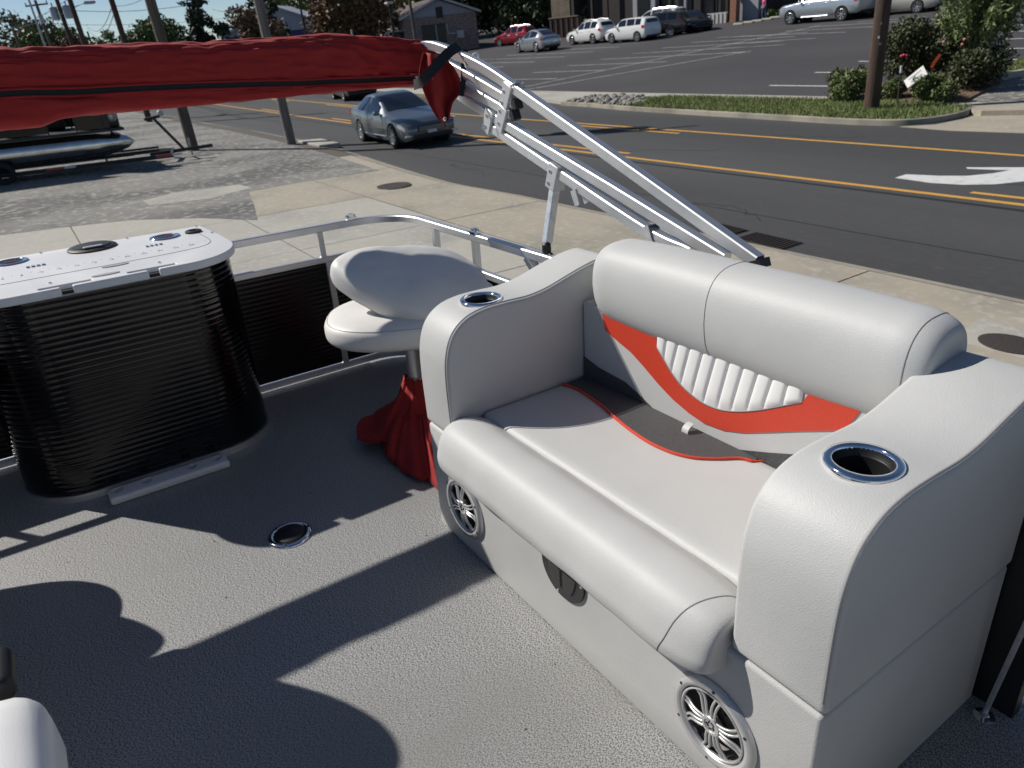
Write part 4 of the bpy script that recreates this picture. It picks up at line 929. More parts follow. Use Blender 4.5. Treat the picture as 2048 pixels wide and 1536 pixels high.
MB().lathe([(0.33, 0.0), (0.33, 0.010), (0.29, 0.012), (0.285, 0.008), (0.0005, 0.008)], None, 28).build('lid', 'cast_iron', t); MB().lathe([(0.40, 0.0), (0.40, 0.006), (0.331, 0.006)], None, 28).build('ring', 'cast_iron', t)
c = apr(2020, 690)
t = thing('meter_box_cover', 'rounded brown iron meter cover set in grey concrete beside the sofa', 'meter cover', (c[0], c[1], c[2]+0.004), local=True)
MB().box(-0.42, 0.42, -0.42, 0.42, 0.0, 0.004).build('collar', 'concrete_grey', t)
MB().lathe([(1.0, 0.004), (1.0, 0.012), (0.93, 0.015), (0.001, 0.015)], Matrix.Diagonal((0.25, 0.19, 1, 1)), 28).build('lid', 'cast_iron', t)

# ---- far side: kerb island with grass, walk, lot
ol = [(1122, 211), (1180, 214.5), (1250, 221), (1330, 226.5), (1480, 236), (1600, 243.5), (1700, 249.5), (1790, 251.5), (1860, 246), (1912, 236), (1938, 225)]
K = [g0(*p) for p in ol]; K = crom([k[:2] for k in K], 4)
kerb = solo(MB().sweep([(k[0], k[1]-0.08, 0.065) for k in K], [(0.085, -0.065), (0.075, 0.055), (0.06, 0.065), (-0.085, 0.065), (-0.085, -0.065)], up=(0, 0, 1)), 'kerb', 'kerb', kind='structure')
g12 = lambda x, y: gpl(x, y, (0, 0, 1), 0.125)
back = [g12(*p)[:2] for p in ((1936, 213), (1880, 208), (1780, 203), (1650, 200), (1480, 196), (1300, 192), (1200, 191), (1130, 203))]
isl = [(k[0], k[1]-0.10) for k in K]+[tuple(b) for b in back]
gr = solo(MB().prism(isl, 0.0, 0.118, lambda a, b, h: (a, b, h)), 'verge', 'soil_green', kind='structure')
def inpoly(p, poly):
    x, y = p; c = False; n = len(poly)
    for i in range(n):
        x1, y1 = poly[i]; x2, y2 = poly[i-1]
        if (y1 > y) != (y2 > y) and x < (x2-x1)*(y-y1)/(y2-y1)+x1: c = not c
    return c
gx = g12(1275, 205)[0]
def blades(poly, n, h, name, z, xmax=1e9):
    bx = [p[0] for p in poly]; by = [p[1] for p in poly]; V, F = [], []; rng = random.Random(3); k = 0
    while k < n:
        x, y = rng.uniform(min(bx), max(bx)), rng.uniform(min(by), max(by))
        if x > xmax+rng.uniform(-.6, .6) or not inpoly((x, y), poly): continue
        a = rng.uniform(0, math.tau); w = 0.012; hh = h*rng.uniform(.5, 1.25); lx, ly = rng.uniform(-.05, .05), rng.uniform(-.05, .05); i = len(V)
        V += [(x-w*math.cos(a), y-w*math.sin(a), z), (x+w*math.cos(a), y+w*math.sin(a), z), (x+lx, y+ly, z+hh)]; F.append((i, i+1, i+2)); k += 1
    m = MB(); m.v = V; m.f = F; return solo(m, name, 'grass', merge=False, smooth=False)
gb = blades(isl, 26000, 0.11, 'grass', 0.117, gx); tag(gb, 'short green grass on the kerb island beside the wooden pole', 'grass', kind='stuff')
# rocks at the island tip
rk = MB(); rng = random.Random(5); ic = [(x, y) for x, y in isl]
cnt = 0
while cnt < 150:
    p = g12(rng.uniform(1135, 1290), rng.uniform(190, 218))
    if not inpoly(p[:2], isl) or p[0] < gx-0.8: continue
    s = rng.uniform(.05, .14); M = Matrix.Translation((p[0], p[1], 0.12+s*.25)) @ Matrix.Rotation(rng.uniform(0, 6), 4, 'Z') @ Matrix.Diagonal((s*rng.uniform(.8, 1.5), s, s*rng.uniform(.5, .9), 1))
    rk.lathe([(0.05, -0.9), (0.8, -0.6), (1.0, 0.0), (0.7, 0.6), (0.05, 0.85)], M, 6); cnt += 1
tag(solo(rk, 'rock_pile', 'stone', merge=False, ang=20), 'pale rubble stones at the tip of the grass island', 'stones', kind='stuff')
walk = [tuple(g12(*p)[:2]) for p in ((880, 190), (1000, 187), (1130, 203), (1200, 191.5), (1300, 192.5), (1480, 196.5), (1650, 200.5), (1780, 203.5), (1880, 208.5), (1936, 213.5), (2048, 215))]
wk = walk+[(walk[-1][0]-2, -20.66)]+[(130, -20.66), (130, -19.6), (45, -19.6)]
solo(MB().prism(wk, 0.0, 0.1165, lambda a, b, h: (a, b, h)), 'sidewalk', 'concrete_grey', kind='structure')
solo(MB().grid([[(x, y, ltz(y)) for y in (-20.65, -30, -45, -60, -90)] for x in (-70, -20, 20, 60, 130)]), 'parking_lot', 'lot_asphalt', kind='structure')
pk = bpy.data.objects['parking_lot']
# far-left verge of bare earth beyond the road
solo(MB().prism([(31, -18.1), (36, -17.9), (60, -18.3), (130, -20), (130, -20.64), (31, -20.64)], 0.0, 0.11, lambda a, b, h: (a, b, h)), 'earth_verge', 'earth', kind='structure')
# driveway at the right
dv = [tuple(g0(*p)[:2]) for p in ((1800, 254), (1870, 250), (1925, 239), (1960, 228), (2048, 226), (2300, 226), (2300, 275), (1900, 262))]
solo(MB().prism(dv, 0.001, 0.012, lambda a, b, h: (a, b, h)), 'driveway_apron', 'concrete', kind='structure')
g1 = lambda x, y: gpl(x, y, (0, 0, 1), 0.06)
dv = [tuple(g1(*p)[:2]) for p in ((1905, 216), (1950, 213), (2048, 205), (2400, 190), (2400, 226), (2048, 226), (1962, 227.5), (1942, 224), (1940, 216))]
solo(MB().prism(dv, 0.0, 0.125, lambda a, b, h: (a, b, h)), 'driveway_walk', 'concrete', kind='structure')
dv = [tuple(lot(*p)[:2]) for p in ((1830, 196), (1880, 187), (1960, 170), (2048, 150), (2400, 120), (2400, 200), (2048, 206), (1940, 213))]
solo(MB().prism(dv, 0, 0.012, lambda a, b, h: (a, b, ltz(b)+h)), 'driveway', 'old_asphalt', kind='structure')
kc = [lot(*p) for p in ((1955, 177), (1985, 166), (2015, 157), (2048, 151), (2120, 140))]
solo(MB().sweep([(p[0], p[1], p[2]+0.10) for p in kc], [(0.10, -0.1), (0.09, 0.07), (-0.09, 0.07), (-0.10, -0.1)]), 'lot_kerb', 'concrete_grey', kind='structure')
dv = [tuple(lot(*p)[:2]) for p in ((1900, 165), (1985, 150), (2048, 122), (2200, 95), (2200, 125), (2048, 149), (2010, 157), (1960, 172))]
mn = solo(MB().prism(dv, 0.0, 0.10, lambda a, b, h: (a, b, ltz(b)+h)), 'lot_lawn', 'soil_green', kind='structure')
bl2 = blades(dv, 5000, 0.09, 'lawn_grass', 0.40); tag(bl2, 'dry short grass on the raised kerb corner of the parking lot', 'grass', kind='stuff')
for v in bl2.data.vertices: v.co.z += ltz(v.co.y)+0.10-0.40
bed = [tuple(lot(*p)[:2]) for p in ((1655, 197), (1690, 204), (1760, 208), (1850, 206), (1930, 205), (2000, 170), (2010, 150), (1960, 140), (1880, 150), (1760, 170), (1690, 180))]
solo(MB().prism(bed, 0.0, 0.07, lambda a, b, h: (a, b, ltz(b)+h)), 'planting_bed', 'mulch', kind='structure')
# stall lines
Z3 = lambda a, b: (980+a/3.938, b/3.938); Z4 = lambda a, b: (1480+a/3.606, b/3.606)
SL = [(Z3(130, 437), Z3(810, 408), 0), (Z3(-300, 478), Z3(585, 447), 0), (Z3(-300, 503), Z3(350, 488), 0), (Z3(-300, 537), Z3(105, 527), 0), (Z3(640, 388), Z3(1020, 370), 0), (Z3(875, 468), Z3(1990, 412), 0), (Z3(615, 518), Z3(1400, 486), 0), (Z3(340, 572), Z3(900, 553), 0), (Z3(160, 627), Z3(530, 620), 0),
      (Z3(1125, 422), Z3(2150, 363), 0), (Z3(1360, 378), Z3(2300, 325), 0), (Z3(1585, 335), Z3(2400, 288), 0), (Z3(1790, 297), Z3(2500, 256), 0), (Z3(240, 692), Z3(2600, 200), 0), (Z3(290, 706), Z3(2048, 404), 0),
      (Z4(215, 617), Z4(665, 622), 1), (Z4(540, 523), Z4(860, 523), 1), (Z4(855, 443), Z4(1130, 443), 1), (Z4(1830, 189), Z4(2400, 165), 1), (Z4(1760, 235), Z4(2400, 212), 1), (Z4(1670, 292), Z4(2400, 264), 1), (Z4(1500, 365), Z4(2400, 338), 1), (Z4(1640, 433), Z4(2000, 430), 1),
      (Z4(-200, 388), Z4(75, 372), 0), (Z4(-200, 355), Z4(320, 322), 0), (Z4(-100, 318), Z4(545, 275), 0), (Z4(-100, 268), Z4(765, 232), 0), (Z4(330, 225), Z4(965, 193), 0), (Z4(500, 195), Z4(1160, 155), 0), (Z4(850, 160), Z4(1340, 122), 0)]
for a, b, w in SL:
    A, B = lot(*a), lot(*b); strip(yl(A[:2], B[:2], 4), 0.13 if w else 0.14, lambda y: ltz(y)+0.005, 'stall_line', 'white_paint' if w else 'faded_paint', pk)

# ================================================================== VEHICLES
def keyint(keys, x):
    xs_ = [k[0] for k in keys][::-1]; return [float(np.interp(x, xs_, [k[i] for k in keys][::-1])) for i in range(1, 6)]
KEYS = {
 'sedan': dict(wb=2.77, H=1.48, r=.335, keys=[(2.33, .34, .54, .60, .60, .48), (2.27, .25, .60, .68, .78, .60), (2.05, .20, .70, .79, .885, .70), (1.3, .18, .82, .92, .915, .76), (.80, .18, .90, .99, .92, .77), (.35, .18, .92, 1.22, .92, .68), (-.12, .18, .93, 1.43, .92, .60), (-.6, .18, .94, 1.475, .92, .60), (-1.15, .19, .96, 1.43, .915, .58), (-1.55, .20, .99, 1.27, .905, .62), (-1.95, .22, 1.02, 1.07, .89, .68), (-2.4, .28, .98, 1.03, .83, .66), (-2.53, .40, .85, .93, .72, .58)], ws=(.78, -.10), rw=(-1.2, -1.9), sw=[(.42, -.42), (-.50, -1.42)], rearv=False),
 'suv': dict(wb=2.70, H=1.70, r=.36, keys=[(2.25, .38, .62, .72, .66, .55), (2.18, .28, .72, .84, .84, .66), (1.95, .24, .84, .95, .92, .74), (1.3, .22, .95, 1.04, .92, .78), (.95, .22, .99, 1.09, .92, .78), (.5, .22, 1.02, 1.40, .92, .70), (.1, .22, 1.03, 1.62, .92, .64), (-.7, .22, 1.04, 1.68, .92, .64), (-1.6, .24, 1.08, 1.62, .91, .62), (-1.95, .26, 1.10, 1.54, .90, .61), (-2.2, .30, 1.10, 1.18, .88, .66), (-2.36, .36, .95, 1.05, .84, .66), (-2.42, .46, .80, .90, .76, .62)], ws=(.92, .12), rw=(-1.97, -2.19), sw=[(.55, -.18), (-.26, -1.0), (-1.08, -1.75)], rearv=True),
 'box': dict(wb=2.57, H=1.61, r=.34, keys=[(2.05, .36, .62, .76, .68, .58), (1.98, .26, .72, .88, .84, .70), (1.75, .22, .84, .98, .90, .74), (1.25, .20, .96, 1.05, .90, .77), (.95, .20, 1.0, 1.10, .90, .77), (.6, .20, 1.02, 1.42, .90, .72), (.3, .20, 1.03, 1.58, .90, .69), (-.7, .20, 1.05, 1.60, .90, .69), (-1.6, .22, 1.08, 1.57, .89, .68), (-1.92, .26, 1.08, 1.50, .88, .67), (-2.02, .30, 1.06, 1.15, .87, .70), (-2.08, .40, .9, 1.0, .82, .68)], ws=(.92, .32), rw=(-1.93, -2.015), sw=[(.60, -.16), (-.24, -1.0), (-1.08, -1.6)], rearv=True),
 'coupe': dict(wb=2.89, H=1.62, r=.365, keys=[(2.32, .34, .56, .64, .62, .5), (2.25, .25, .66, .76, .80, .62), (2.0, .20, .78, .88, .90, .70), (1.3, .18, .90, 1.00, .93, .76), (.95, .18, .94, 1.05, .93, .76), (.4, .18, .98, 1.40, .93, .66), (-.1, .18, .99, 1.58, .93, .60), (-.6, .18, 1.0, 1.62, .93, .60), (-1.3, .19, 1.03, 1.52, .93, .57), (-1.85, .22, 1.07, 1.28, .92, .60), (-2.2, .26, 1.06, 1.13, .89, .66), (-2.38, .34, .92, 1.02, .84, .66), (-2.44, .46, .78, .88, .74, .6)], ws=(.92, -.08), rw=(-1.25, -2.1), sw=[(.5, -.35), (-.43, -1.45)], rearv=False),
 'pickup': dict(wb=3.75, H=1.92, r=.41, keys=[(2.85, .50, .80, .95, .78, .66), (2.78, .42, .92, 1.08, .92, .78), (2.5, .38, 1.06, 1.18, .98, .84), (1.7, .38, 1.18, 1.26, .99, .84), (1.35, .38, 1.22, 1.30, .99, .84), (1.0, .38, 1.24, 1.62, .99, .76), (.65, .38, 1.25, 1.86, .99, .69), (-.1, .38, 1.26, 1.90, .99, .69), (-.85, .38, 1.27, 1.86, .99, .69), (-1.02, .38, 1.27, 1.36, .99, .88), (-1.1, .38, 1.24, 1.32, .99, .92), (-2.9, .42, 1.26, 1.34, .98, .92), (-3.0, .50, 1.20, 1.28, .96, .90)], ws=(1.32, .68), rw=(-.87, -1.0), sw=[(1.0, .12), (.02, -.75)], rearv=True),
 'van': dict(wb=3.0, H=1.80, r=.35, keys=[(2.5, .36, .62, .74, .70, .58), (2.42, .28, .76, .90, .88, .70), (2.1, .24, .92, 1.04, .96, .78), (1.6, .22, 1.0, 1.12, .97, .8), (1.25, .22, 1.03, 1.20, .97, .78), (.7, .22, 1.05, 1.56, .97, .72), (.2, .22, 1.06, 1.74, .97, .68), (-1.0, .22, 1.07, 1.79, .97, .68), (-2.0, .24, 1.10, 1.74, .96, .68), (-2.3, .28, 1.12, 1.66, .95, .68), (-2.5, .34, 1.10, 1.2, .92, .72), (-2.58, .44, .9, 1.0, .85, .7)], ws=(1.3, .25), rw=(-2.3, -2.48), sw=[(.85, 0.0), (-.08, -1.1), (-1.18, -2.0)], rearv=True),
}
def ringpts(k):
    zb, zl, zt, wbl, wt = k
    return [(wbl*.90, zb), (wbl*.985, zb+.12), (wbl*1.0, zb*.45+zl*.55), (wbl*.985, zl-.03), (wbl*.97, zl), (wt*1.02, zt-.045), (wt*.93, zt-.012), (wt*.6, zt+.006), (0.0, zt+.012)]
def vehicle(name, label, cat, kind, paint, pf, pr, plane, flip=1, detail=1, group=None, scale=1.0, rims='rim'):
    """pf / pr: pixels where the front / rear wheel of the visible side meet the ground; flip=+1 when that is the car's right side"""
    K_ = KEYS[kind]; keys = K_['keys']; wb = K_['wb']
    a, b = plane(*pf), plane(*pr); h = (a-b); h[2] = 0; h /= np.linalg.norm(h); side = np.array([h[1], -h[0], 0])*flip   # towards the visible side
    half = max(k[4] for k in keys)
    mid = (a+b)/2-side*(half-0.10); rz = math.atan2(h[1], h[0])
    t = thing(name, label, cat, (mid[0], mid[1], (a[2]+b[2])/2), rz=rz, group=group, local=True)
    sl_ = -LTK*side[1]*0
    X = []
    for k0, k1 in zip(keys[:-1], keys[1:]):
        n_ = 3; X += [k0[0]+(k1[0]-k0[0])*j/n_ for j in range(n_)]
    X.append(keys[-1][0])
    # smoothed keys
    ks = [keyint(keys, x) for x in X]
    for _ in range(2):
        ks2 = [ks[0]]+[[(ks[i-1][j]+2*ks[i][j]+ks[i+1][j])/4 for j in range(5)] for i in range(1, len(ks)-1)]+[ks[-1]]; ks = ks2
    rows = []
    for x, k in zip(X, ks):
        rp = ringpts(k); rows.append([(x, y, z) for y, z in rp]+[(x, -y, z) for y, z in rp[-2::-1]])
    m = MB().grid(rows, cv=True); nn = len(rows[0]); m.f.append(tuple(range(nn))[::-1]); n0 = len(m.v)-nn; m.f.append(tuple(n0+j for j in range(nn)))
    body = m.build('body', paint, t, ang=45)
    r = K_['r']
    boolcut(body, [MB().lathe([(r*1.16, -0.45), (r*1.16, 0.45)], axM((sx*wb/2, sy*(half+.12), r*1.02), (0, 1, 0)), 28, cap=True) for sx in (1, -1) for sy in (1, -1)])
    kk = lambda x: [float(np.interp(x, X[::-1], [q[j] for q in ks][::-1])) for j in range(5)]
    def surf(x, tt, sy, o=0.007):
        rp = ringpts(kk(x)); (y0, z0), (y1, z1) = rp[4], rp[5]
        return (x, sy*(y0+(y1-y0)*tt+o), z0+(z1-z0)*tt+o*.4)
    for sy in (1, -1):
        for (xa, xb) in K_['sw']:
            P = [[surf(x, tt, sy) for tt in (0.10, 0.4, 0.7, 0.94)] for x in np.linspace(xa, xb, 8)]
            MB().grid(P).build('side_window', 'glass_dark', t, ang=60)
    def topsurf(x, v, ox=0.0, oz=0.008):
        rp = ringpts(kk(x)); w = rp[6][0]*0.97; y = w*v
        z = float(np.interp(abs(y), [0, rp[7][0], rp[6][0], rp[5][0]], [rp[8][1], rp[7][1], rp[6][1], rp[5][1]]))
        return (x+ox, y, z+oz)
    xa, xb = K_['ws']; P = [[topsurf(x, v, 0.008) for v in np.linspace(-1, 1, 9)] for x in np.linspace(xa, xb, 9)]
    MB().grid(P).build('windscreen', 'glass_dark', t, ang=60)
    xa, xb = K_['rw']; P = [[topsurf(x, v*0.95, -0.010, 0.004) for v in np.linspace(-1, 1, 9)] for x in np.linspace(xa, xb, 9)]
    MB().grid(P).build('rear_window', 'glass_dark', t, ang=60)
    for sx in (1, -1):
        for sy in (1, -1):
            c = (sx*wb/2, sy*(half-.105), r); M = axM(c, (0, sy, 0))
            MB().lathe([(r*1.15, -0.30), (r*1.15, 0.06)], axM((c[0], sy*(half-.13), r*1.02), (0, sy, 0)), 24).build('wheel_well', 'dark_paint', t)
            w = MB().lathe([(r*.66, -.10), (r*.95, -.105), (r, -.07), (r, .07), (r*.95, .105), (r*.70, .11), (r*.68, .08)], M, 28).build('tyre', 'tyre', t, ang=50)
            rim = MB().lathe([(r*.70, .095), (r*.66, .105), (r*.62, .085), (r*.60, .02)], M, 24)
            ns = 10 if detail > 1 else 7
            for k in range(ns):
                q = 2*math.pi*k/ns; d0 = Vector((math.cos(q), math.sin(q), 0)); tw = .16 if detail > 1 else .12
                p0 = [M @ Vector((r*rr*math.cos(q+ww), r*rr*math.sin(q+ww), zz)) for rr, ww, zz in ((.10, -.5, .07), (.64, -tw, .095), (.64, tw, .095), (.10, .5, .07))]
                rim.quad(*p0)
            rim.lathe([(r*.17, .06), (r*.17, .095), (r*.10, .10), (0.001, .10)], M, 12)
            rim.build('rim', rims, w, ang=40)
            MB().lathe([(r*.66, .01), (0.001, .01)], M, 16).build('brake_disc', 'dark_paint', w)
    xf, xr = keys[0][0], keys[-1][0]
    fz = keyint(keys, xf-.10)[1]; hw = keyint(keys, xf-.12)[3]
    for sy in (1, -1):
        xa, xb = xf-.10, xf-.55
        P = [[(x+.012, sy*(ringpts(kk(x))[2][0]*(1-0.0)+.010 if vv else ringpts(kk(x))[2][0]*.80), ringpts(kk(x))[3][1]-.10+.10*zz) for zz, vv in ((0, 1), (.9, 1))] for x in np.linspace(xa, xb, 5)]
        MB().grid([[(x+.010, sy*(ringpts(kk(x))[3][0]+.008), ringpts(kk(x))[3][1]-dz) for dz in (-.01, .05, .11)] for x in np.linspace(xf-.14, xf-.52, 6)]).build('headlamp', 'lamp_clear', t)
        zt = keyint(keys, xr+.2)[1]
        MB().grid([[(x-.008, sy*(ringpts(kk(x))[3][0]+.010), ringpts(kk(x))[4][1]-dz) for dz in (.0, .10, .20)] for x in np.linspace(xr+.10, xr+.36, 5)]).build('tail_lamp', 'lamp_red', t)
        xm = K_['ws'][0]-.18; s0 = ringpts(kk(xm)); MB().rbox((xm, sy*(s0[4][0]+.11), s0[4][1]+.08), (.07, .10, .065), .05, 4).build('mirror', paint, t)
        MB().bar((xm, sy*s0[4][0]*.97, s0[4][1]+.02), (xm, sy*(s0[4][0]+.08), s0[4][1]+.05), .04, .03).build('mirror_arm', 'dark_paint', t)
        for xd in (K_['sw'][0][0]-.25, K_['sw'][1][1]+.30):
            s0 = ringpts(kk(xd)); MB().rbox((xd-.3, sy*(s0[3][0]+.012), s0[3][1]-.10), (.10, .012, .016), .01, 3).build('door_handle', paint if detail > 1 else 'rim', t)
        if detail > 1:
            for xd in (K_['ws'][0]-.05, K_['sw'][0][1]-.04, K_['sw'][1][1]+.28):
                P = []
                for (y, z) in ringpts(kk(xd))[1:5]: P.append((xd, sy*(y+.0015), z))
                MB().sweep(P, [(.006, -.002), (.006, .002), (-.006, .002), (-.006, -.002)], up=(0, sy, 0)).build('door_gap', 'dark_paint', t)
            P = [(x, sy*(ringpts(kk(x))[1][0]+.004), ringpts(kk(x))[1][1]+.02) for x in np.linspace(wb/2-.5, -wb/2+.5, 6)]
            MB().tube(P, .016, 6).build('sill_trim', 'rim', t)
    fx_ = xf-.045; k0 = kk(fx_); zg = (k0[0]+k0[1])/2
    gz = keyint(keys, xf-.05); wz = gz[3]
    MB().rbox((xf-.015, 0, gz[1]-.045), (.03, wz*.62, .075), .02, 4).build('grille', 'dark_paint', t)
    MB().rbox((xf-.02, 0, gz[0]+.07), (.03, wz*.80, .055), .02, 4).build('front_intake', 'dark_paint', t)
    if detail > 1:
        for j in range(4): MB().box(xf+.012, xf+.020, -wz*.55, wz*.55, gz[1]-.10+.03*j, gz[1]-.092+.03*j).build('grille_bar', 'rim', t)
        for sy in (1, -1): MB().rbox((xf-.06, sy*wz*1.02, gz[0]+.10), (.05, .10, .03), .02, 4).build('fog_lamp', 'lamp_clear', t)
        MB().box(xf+.003, xf+.012, -.15, .15, gz[0]+.13, gz[0]+.23).build('licence_plate', 'plate', t)
    zr = keyint(keys, xr)[1]
    MB().box(xr-.012, xr-.004, -.15, .15, zr-.18, zr-.06).build('licence_plate', 'plate', t)
    MB().rbox((xr+.03, 0, keyint(keys, xr+.05)[0]+.02), (.06, .70, .07), .03, 4).build('rear_bumper', 'dark_paint', t)
    if kind == 'pickup':
        MB().box(-2.85, -1.12, -.82, .82, 1.352, 1.358).build('bed_cover', 'dark_paint', t)
        for sy in (1, -1): MB().tube([(1.0, sy*1.0, .40), (-.95, sy*1.0, .40)], .04, 8).build('side_step', 'rim', t)
    if kind in ('suv', 'van'):
        for sy in (1, -1): MB().tube([(0, sy*.56, K_['H']-.02), (-.8, sy*.57, K_['H']+.035), (-1.6, sy*.56, K_['H']-.05)], .018, 6).build('roof_rail', 'rim' if paint != 'paint_black' else 'dark_paint', t)
    return t
vehicle('sedan', 'grey four-door sedan driving along the road towards the kerb drain', 'car', 'sedan', 'paint_grey', (796, 296), (728, 282), g0, flip=1, detail=2)
vehicle('black_car', 'black car on the road mostly hidden behind the red sleeve', 'car', 'suv', 'paint_black', (668, 198), (694, 203), g0, flip=-1)
vehicle('red_suv', 'dark red SUV parked by the trees beyond the lot', 'car', 'suv', 'paint_red', (1005, 93), (1037, 90), lot, flip=-1)
vehicle('silver_crossover', 'silver fastback crossover with dark roof glass standing alone in the lot', 'car', 'coupe', 'paint_silver', (1038, 106), (1075, 105), lot, flip=-1)
vehicle('white_suv', 'white SUV with roof rails parked before the wooden restaurant', 'car', 'suv', 'paint_white', (1148, 90), (1185, 88), lot, flip=-1)
vehicle('white_hatchback', 'white boxy hatchback with dark tailgate glass parked beside the white SUV', 'car', 'box', 'paint_white', (1228, 87), (1272, 84), lot, flip=-1)
vehicle('white_van', 'white van with only its roof showing behind the brown SUV', 'van', 'van', 'paint_white', (1277, 70), (1326, 66), lot, flip=-1)
vehicle('brown_suv', 'dark brown SUV parked between white hatchback and black sedan', 'car', 'suv', 'paint_brown', (1290, 78), (1323, 74.5), lot, flip=-1)
vehicle('black_sedan', 'black sedan with its nose out beside the brown SUV', 'car', 'sedan', 'paint_black', (1378, 66.5), (1350, 64.5), lot, flip=1)
vehicle('pickup_truck', 'pale blue-grey crew cab pickup truck parked across the lot lines', 'truck', 'pickup', 'paint_bluegrey', (1587, 49), (1675, 43), lot, flip=-1)
vehicle('tan_minivan', 'champagne minivan passing behind the leaning wooden pole', 'car', 'van', 'paint_tan', (1826, 27), (1745, 33), lot, flip=1)
vehicle('pale_car', 'pale car at the back of the lot above the tall shrub', 'car', 'suv', 'paint_silver', (1860, 8), (1915, 5), lot, flip=-1)

# ---- pontoon boat on a trailer at the left
w0 = apr(15, 368); tip = apr(438, 312); tip2 = tip.copy(); d_ = tip-w0; d_[2] = 0; Ld = np.linalg.norm(d_); d_ /= Ld; rzb = math.atan2(d_[1], d_[0])
tl = thing('neighbour_trailer', 'black bunk trailer with winch post and long tongue under the parked pontoon boat', 'trailer', (w0[0], w0[1], w0[2]), rz=rzb, local=True)
TZ = lambda x: 0.0       # ground falls towards the road
# local: x to the tongue, y to the left of travel (away from camera), z up
yn, yf = 0.0, 2.0
for yy in (yn, yf):
    MB().bar((-4.0, yy, .24), (4.35, yy, .20), .07, .11).build('side_rail', 'dark_paint', tl)
    MB().bar((-4.0, yy+(.28 if yy == yn else -.28), .36), (3.35 if yy == yn else 4.3, yy+(.28 if yy == yn else -.28), .33), .16, .06).build('bunk', 'black_rubber', tl)
    for xx in (-2.4, 0.0, 2.6): MB().bar((xx, yy+(.28 if yy == yn else -.28), .19), (xx, yy+(.28 if yy == yn else -.28), .33), .06, .05, up=(1, 0, 0)).build('bunk_post', 'dark_paint', tl)
    for xx in (-.75, 0.0):
        w = MB().lathe([(.15, -.10), (.27, -.10), (.29, -.06), (.29, .06), (.27, .10), (.15, .10)], axM((xx, yy+(-.16 if yy == yn else .16), .29), (0, 1, 0)), 24).build('wheel', 'tyre', tl)
MB().bar((4.35, yn, .20), (Ld-1.1, 1.0, .26+TZ(Ld)*.3), .07, .12).build('tongue_arm', 'dark_paint', tl)
MB().bar((4.35, yf, .20), (Ld-1.1, 1.0, .26+TZ(Ld)*.3), .07, .12).build('tongue_arm', 'dark_paint', tl)
MB().bar((3.9, 1.0, .20), (Ld+.1, 1.0, .25+TZ(Ld)*.3), .08, .10).build('tongue', 'dark_paint', tl)
MB().bar((4.9, 1.0, .27), (4.25, 1.0, 1.25), .10, .08, up=(1, 0, 0)).build('winch_post', 'dark_paint', tl)
MB().bar((4.45, 1.0, 1.28), (4.0, 1.0, 1.22), .12, .08).build('winch_arm', 'dark_paint', tl)
MB().lathe([(.02, -.06), (.09, -.06), (.09, .06), (.02, .06)], axM((4.5, 1.0, 1.36), (0, 1, 0)), 14).build('winch_drum', 'galvanised', tl)
MB().tube([(Ld-.55, 1.12, .55), (Ld-.55, 1.12, TZ(Ld-.55)+.02)], .03, 8).build('jack', 'galvanised', tl)
for xx in (1.0, 3.9):
    MB().box(xx, xx+.45, yn-.042, yn-.036, .205-.02*(xx > 3), .270-.02*(xx > 3)).build('red_reflector', 'lamp_red', tl)
    MB().box(xx+.46, xx+.75, yn-.042, yn-.036, .205-.02*(xx > 3), .270-.02*(xx > 3)).build('white_reflector', 'plate', tl)
tl.rotation_euler = (0, math.atan(APK*abs(d_[1])), rzb)
nb = thing('pontoon_boat', 'pontoon boat with dark fenced deck and shining aluminium tubes on the black trailer', 'boat', (w0[0], w0[1], w0[2]+.17), rz=rzb, local=True)
nb.rotation_euler = (0, math.atan(APK*abs(d_[1])), rzb)
for yy in (.28, 1.72):
    MB().lathe([(.001, 0), (.34, 0), (.36, .1), (.36, 6.2), (.35, 6.7), (.28, 7.15), (.17, 7.5), (.03, 7.68)], axM((-4.2, yy, .55), (1, 0, 0)), 30).build('pontoon', 'tube_alu', nb, ang=50)
    MB().bar((-4.2, yy, .86), (2.9, yy, .86), .30, .06).build('tube_bracket', 'aluminium', nb)
MB().box(-4.3, 3.25, -.15, 2.15, .895, .97).build('deck', 'dark_paint', nb)
for a in (((-4.2, -.1, .99), (1.35, -.1, .99)), ((2.05, -.1, .99), (2.9, -.1, .99)), ((-4.2, 2.1, .99), (3.0, 2.1, .99))):
    L_ = a[1][0]-a[0][0]
    MB().box(a[0][0], a[1][0], a[0][1]-.015, a[0][1]+.015, 1.0, 1.62).build('fence_panel', 'black_gloss', nb)
    MB().bar((a[0][0], a[0][1], 1.70), (a[1][0], a[1][1], 1.70), .035, .035).build('fence_rail', 'dark_paint', nb)
    for k in range(int(L_/.7)+2):
        x = min(a[0][0]+.7*k, a[1][0]); MB().box(x-.018, x+.018, a[0][1]-.022, a[0][1]+.022, .97, 1.70).build('fence_post', 'dark_paint', nb)
for x, y, s in ((.6, .35, .32), (2.4, .5, .3), (1.6, 1.4, .35)):
    MB().rbox((x, y, .98+s), (.30, .26, s), .10, 4).build('seat', 'black_plastic', nb)
sp_ = MB().lathe([(.12, 0), (.15, .02), (.15, .05), (.13, .06)], axM((3.02, .15, 1.28), (0, -1, 0)), 20)
sp_.build('speaker_ring', 'silver_plastic', nb)
for k in range(6):
    q_ = math.pi*k/6; MB().bar((3.02-.12*math.cos(q_), .095, 1.28-.12*math.sin(q_)), (3.02+.12*math.cos(q_), .095, 1.28+.12*math.sin(q_)), .012, .012).build('speaker_spoke', 'silver_plastic', nb)
MB().rbox((3.0, .30, 1.25), (.2, .2, .27), .04, 4).build('bow_box', 'black_plastic', nb)
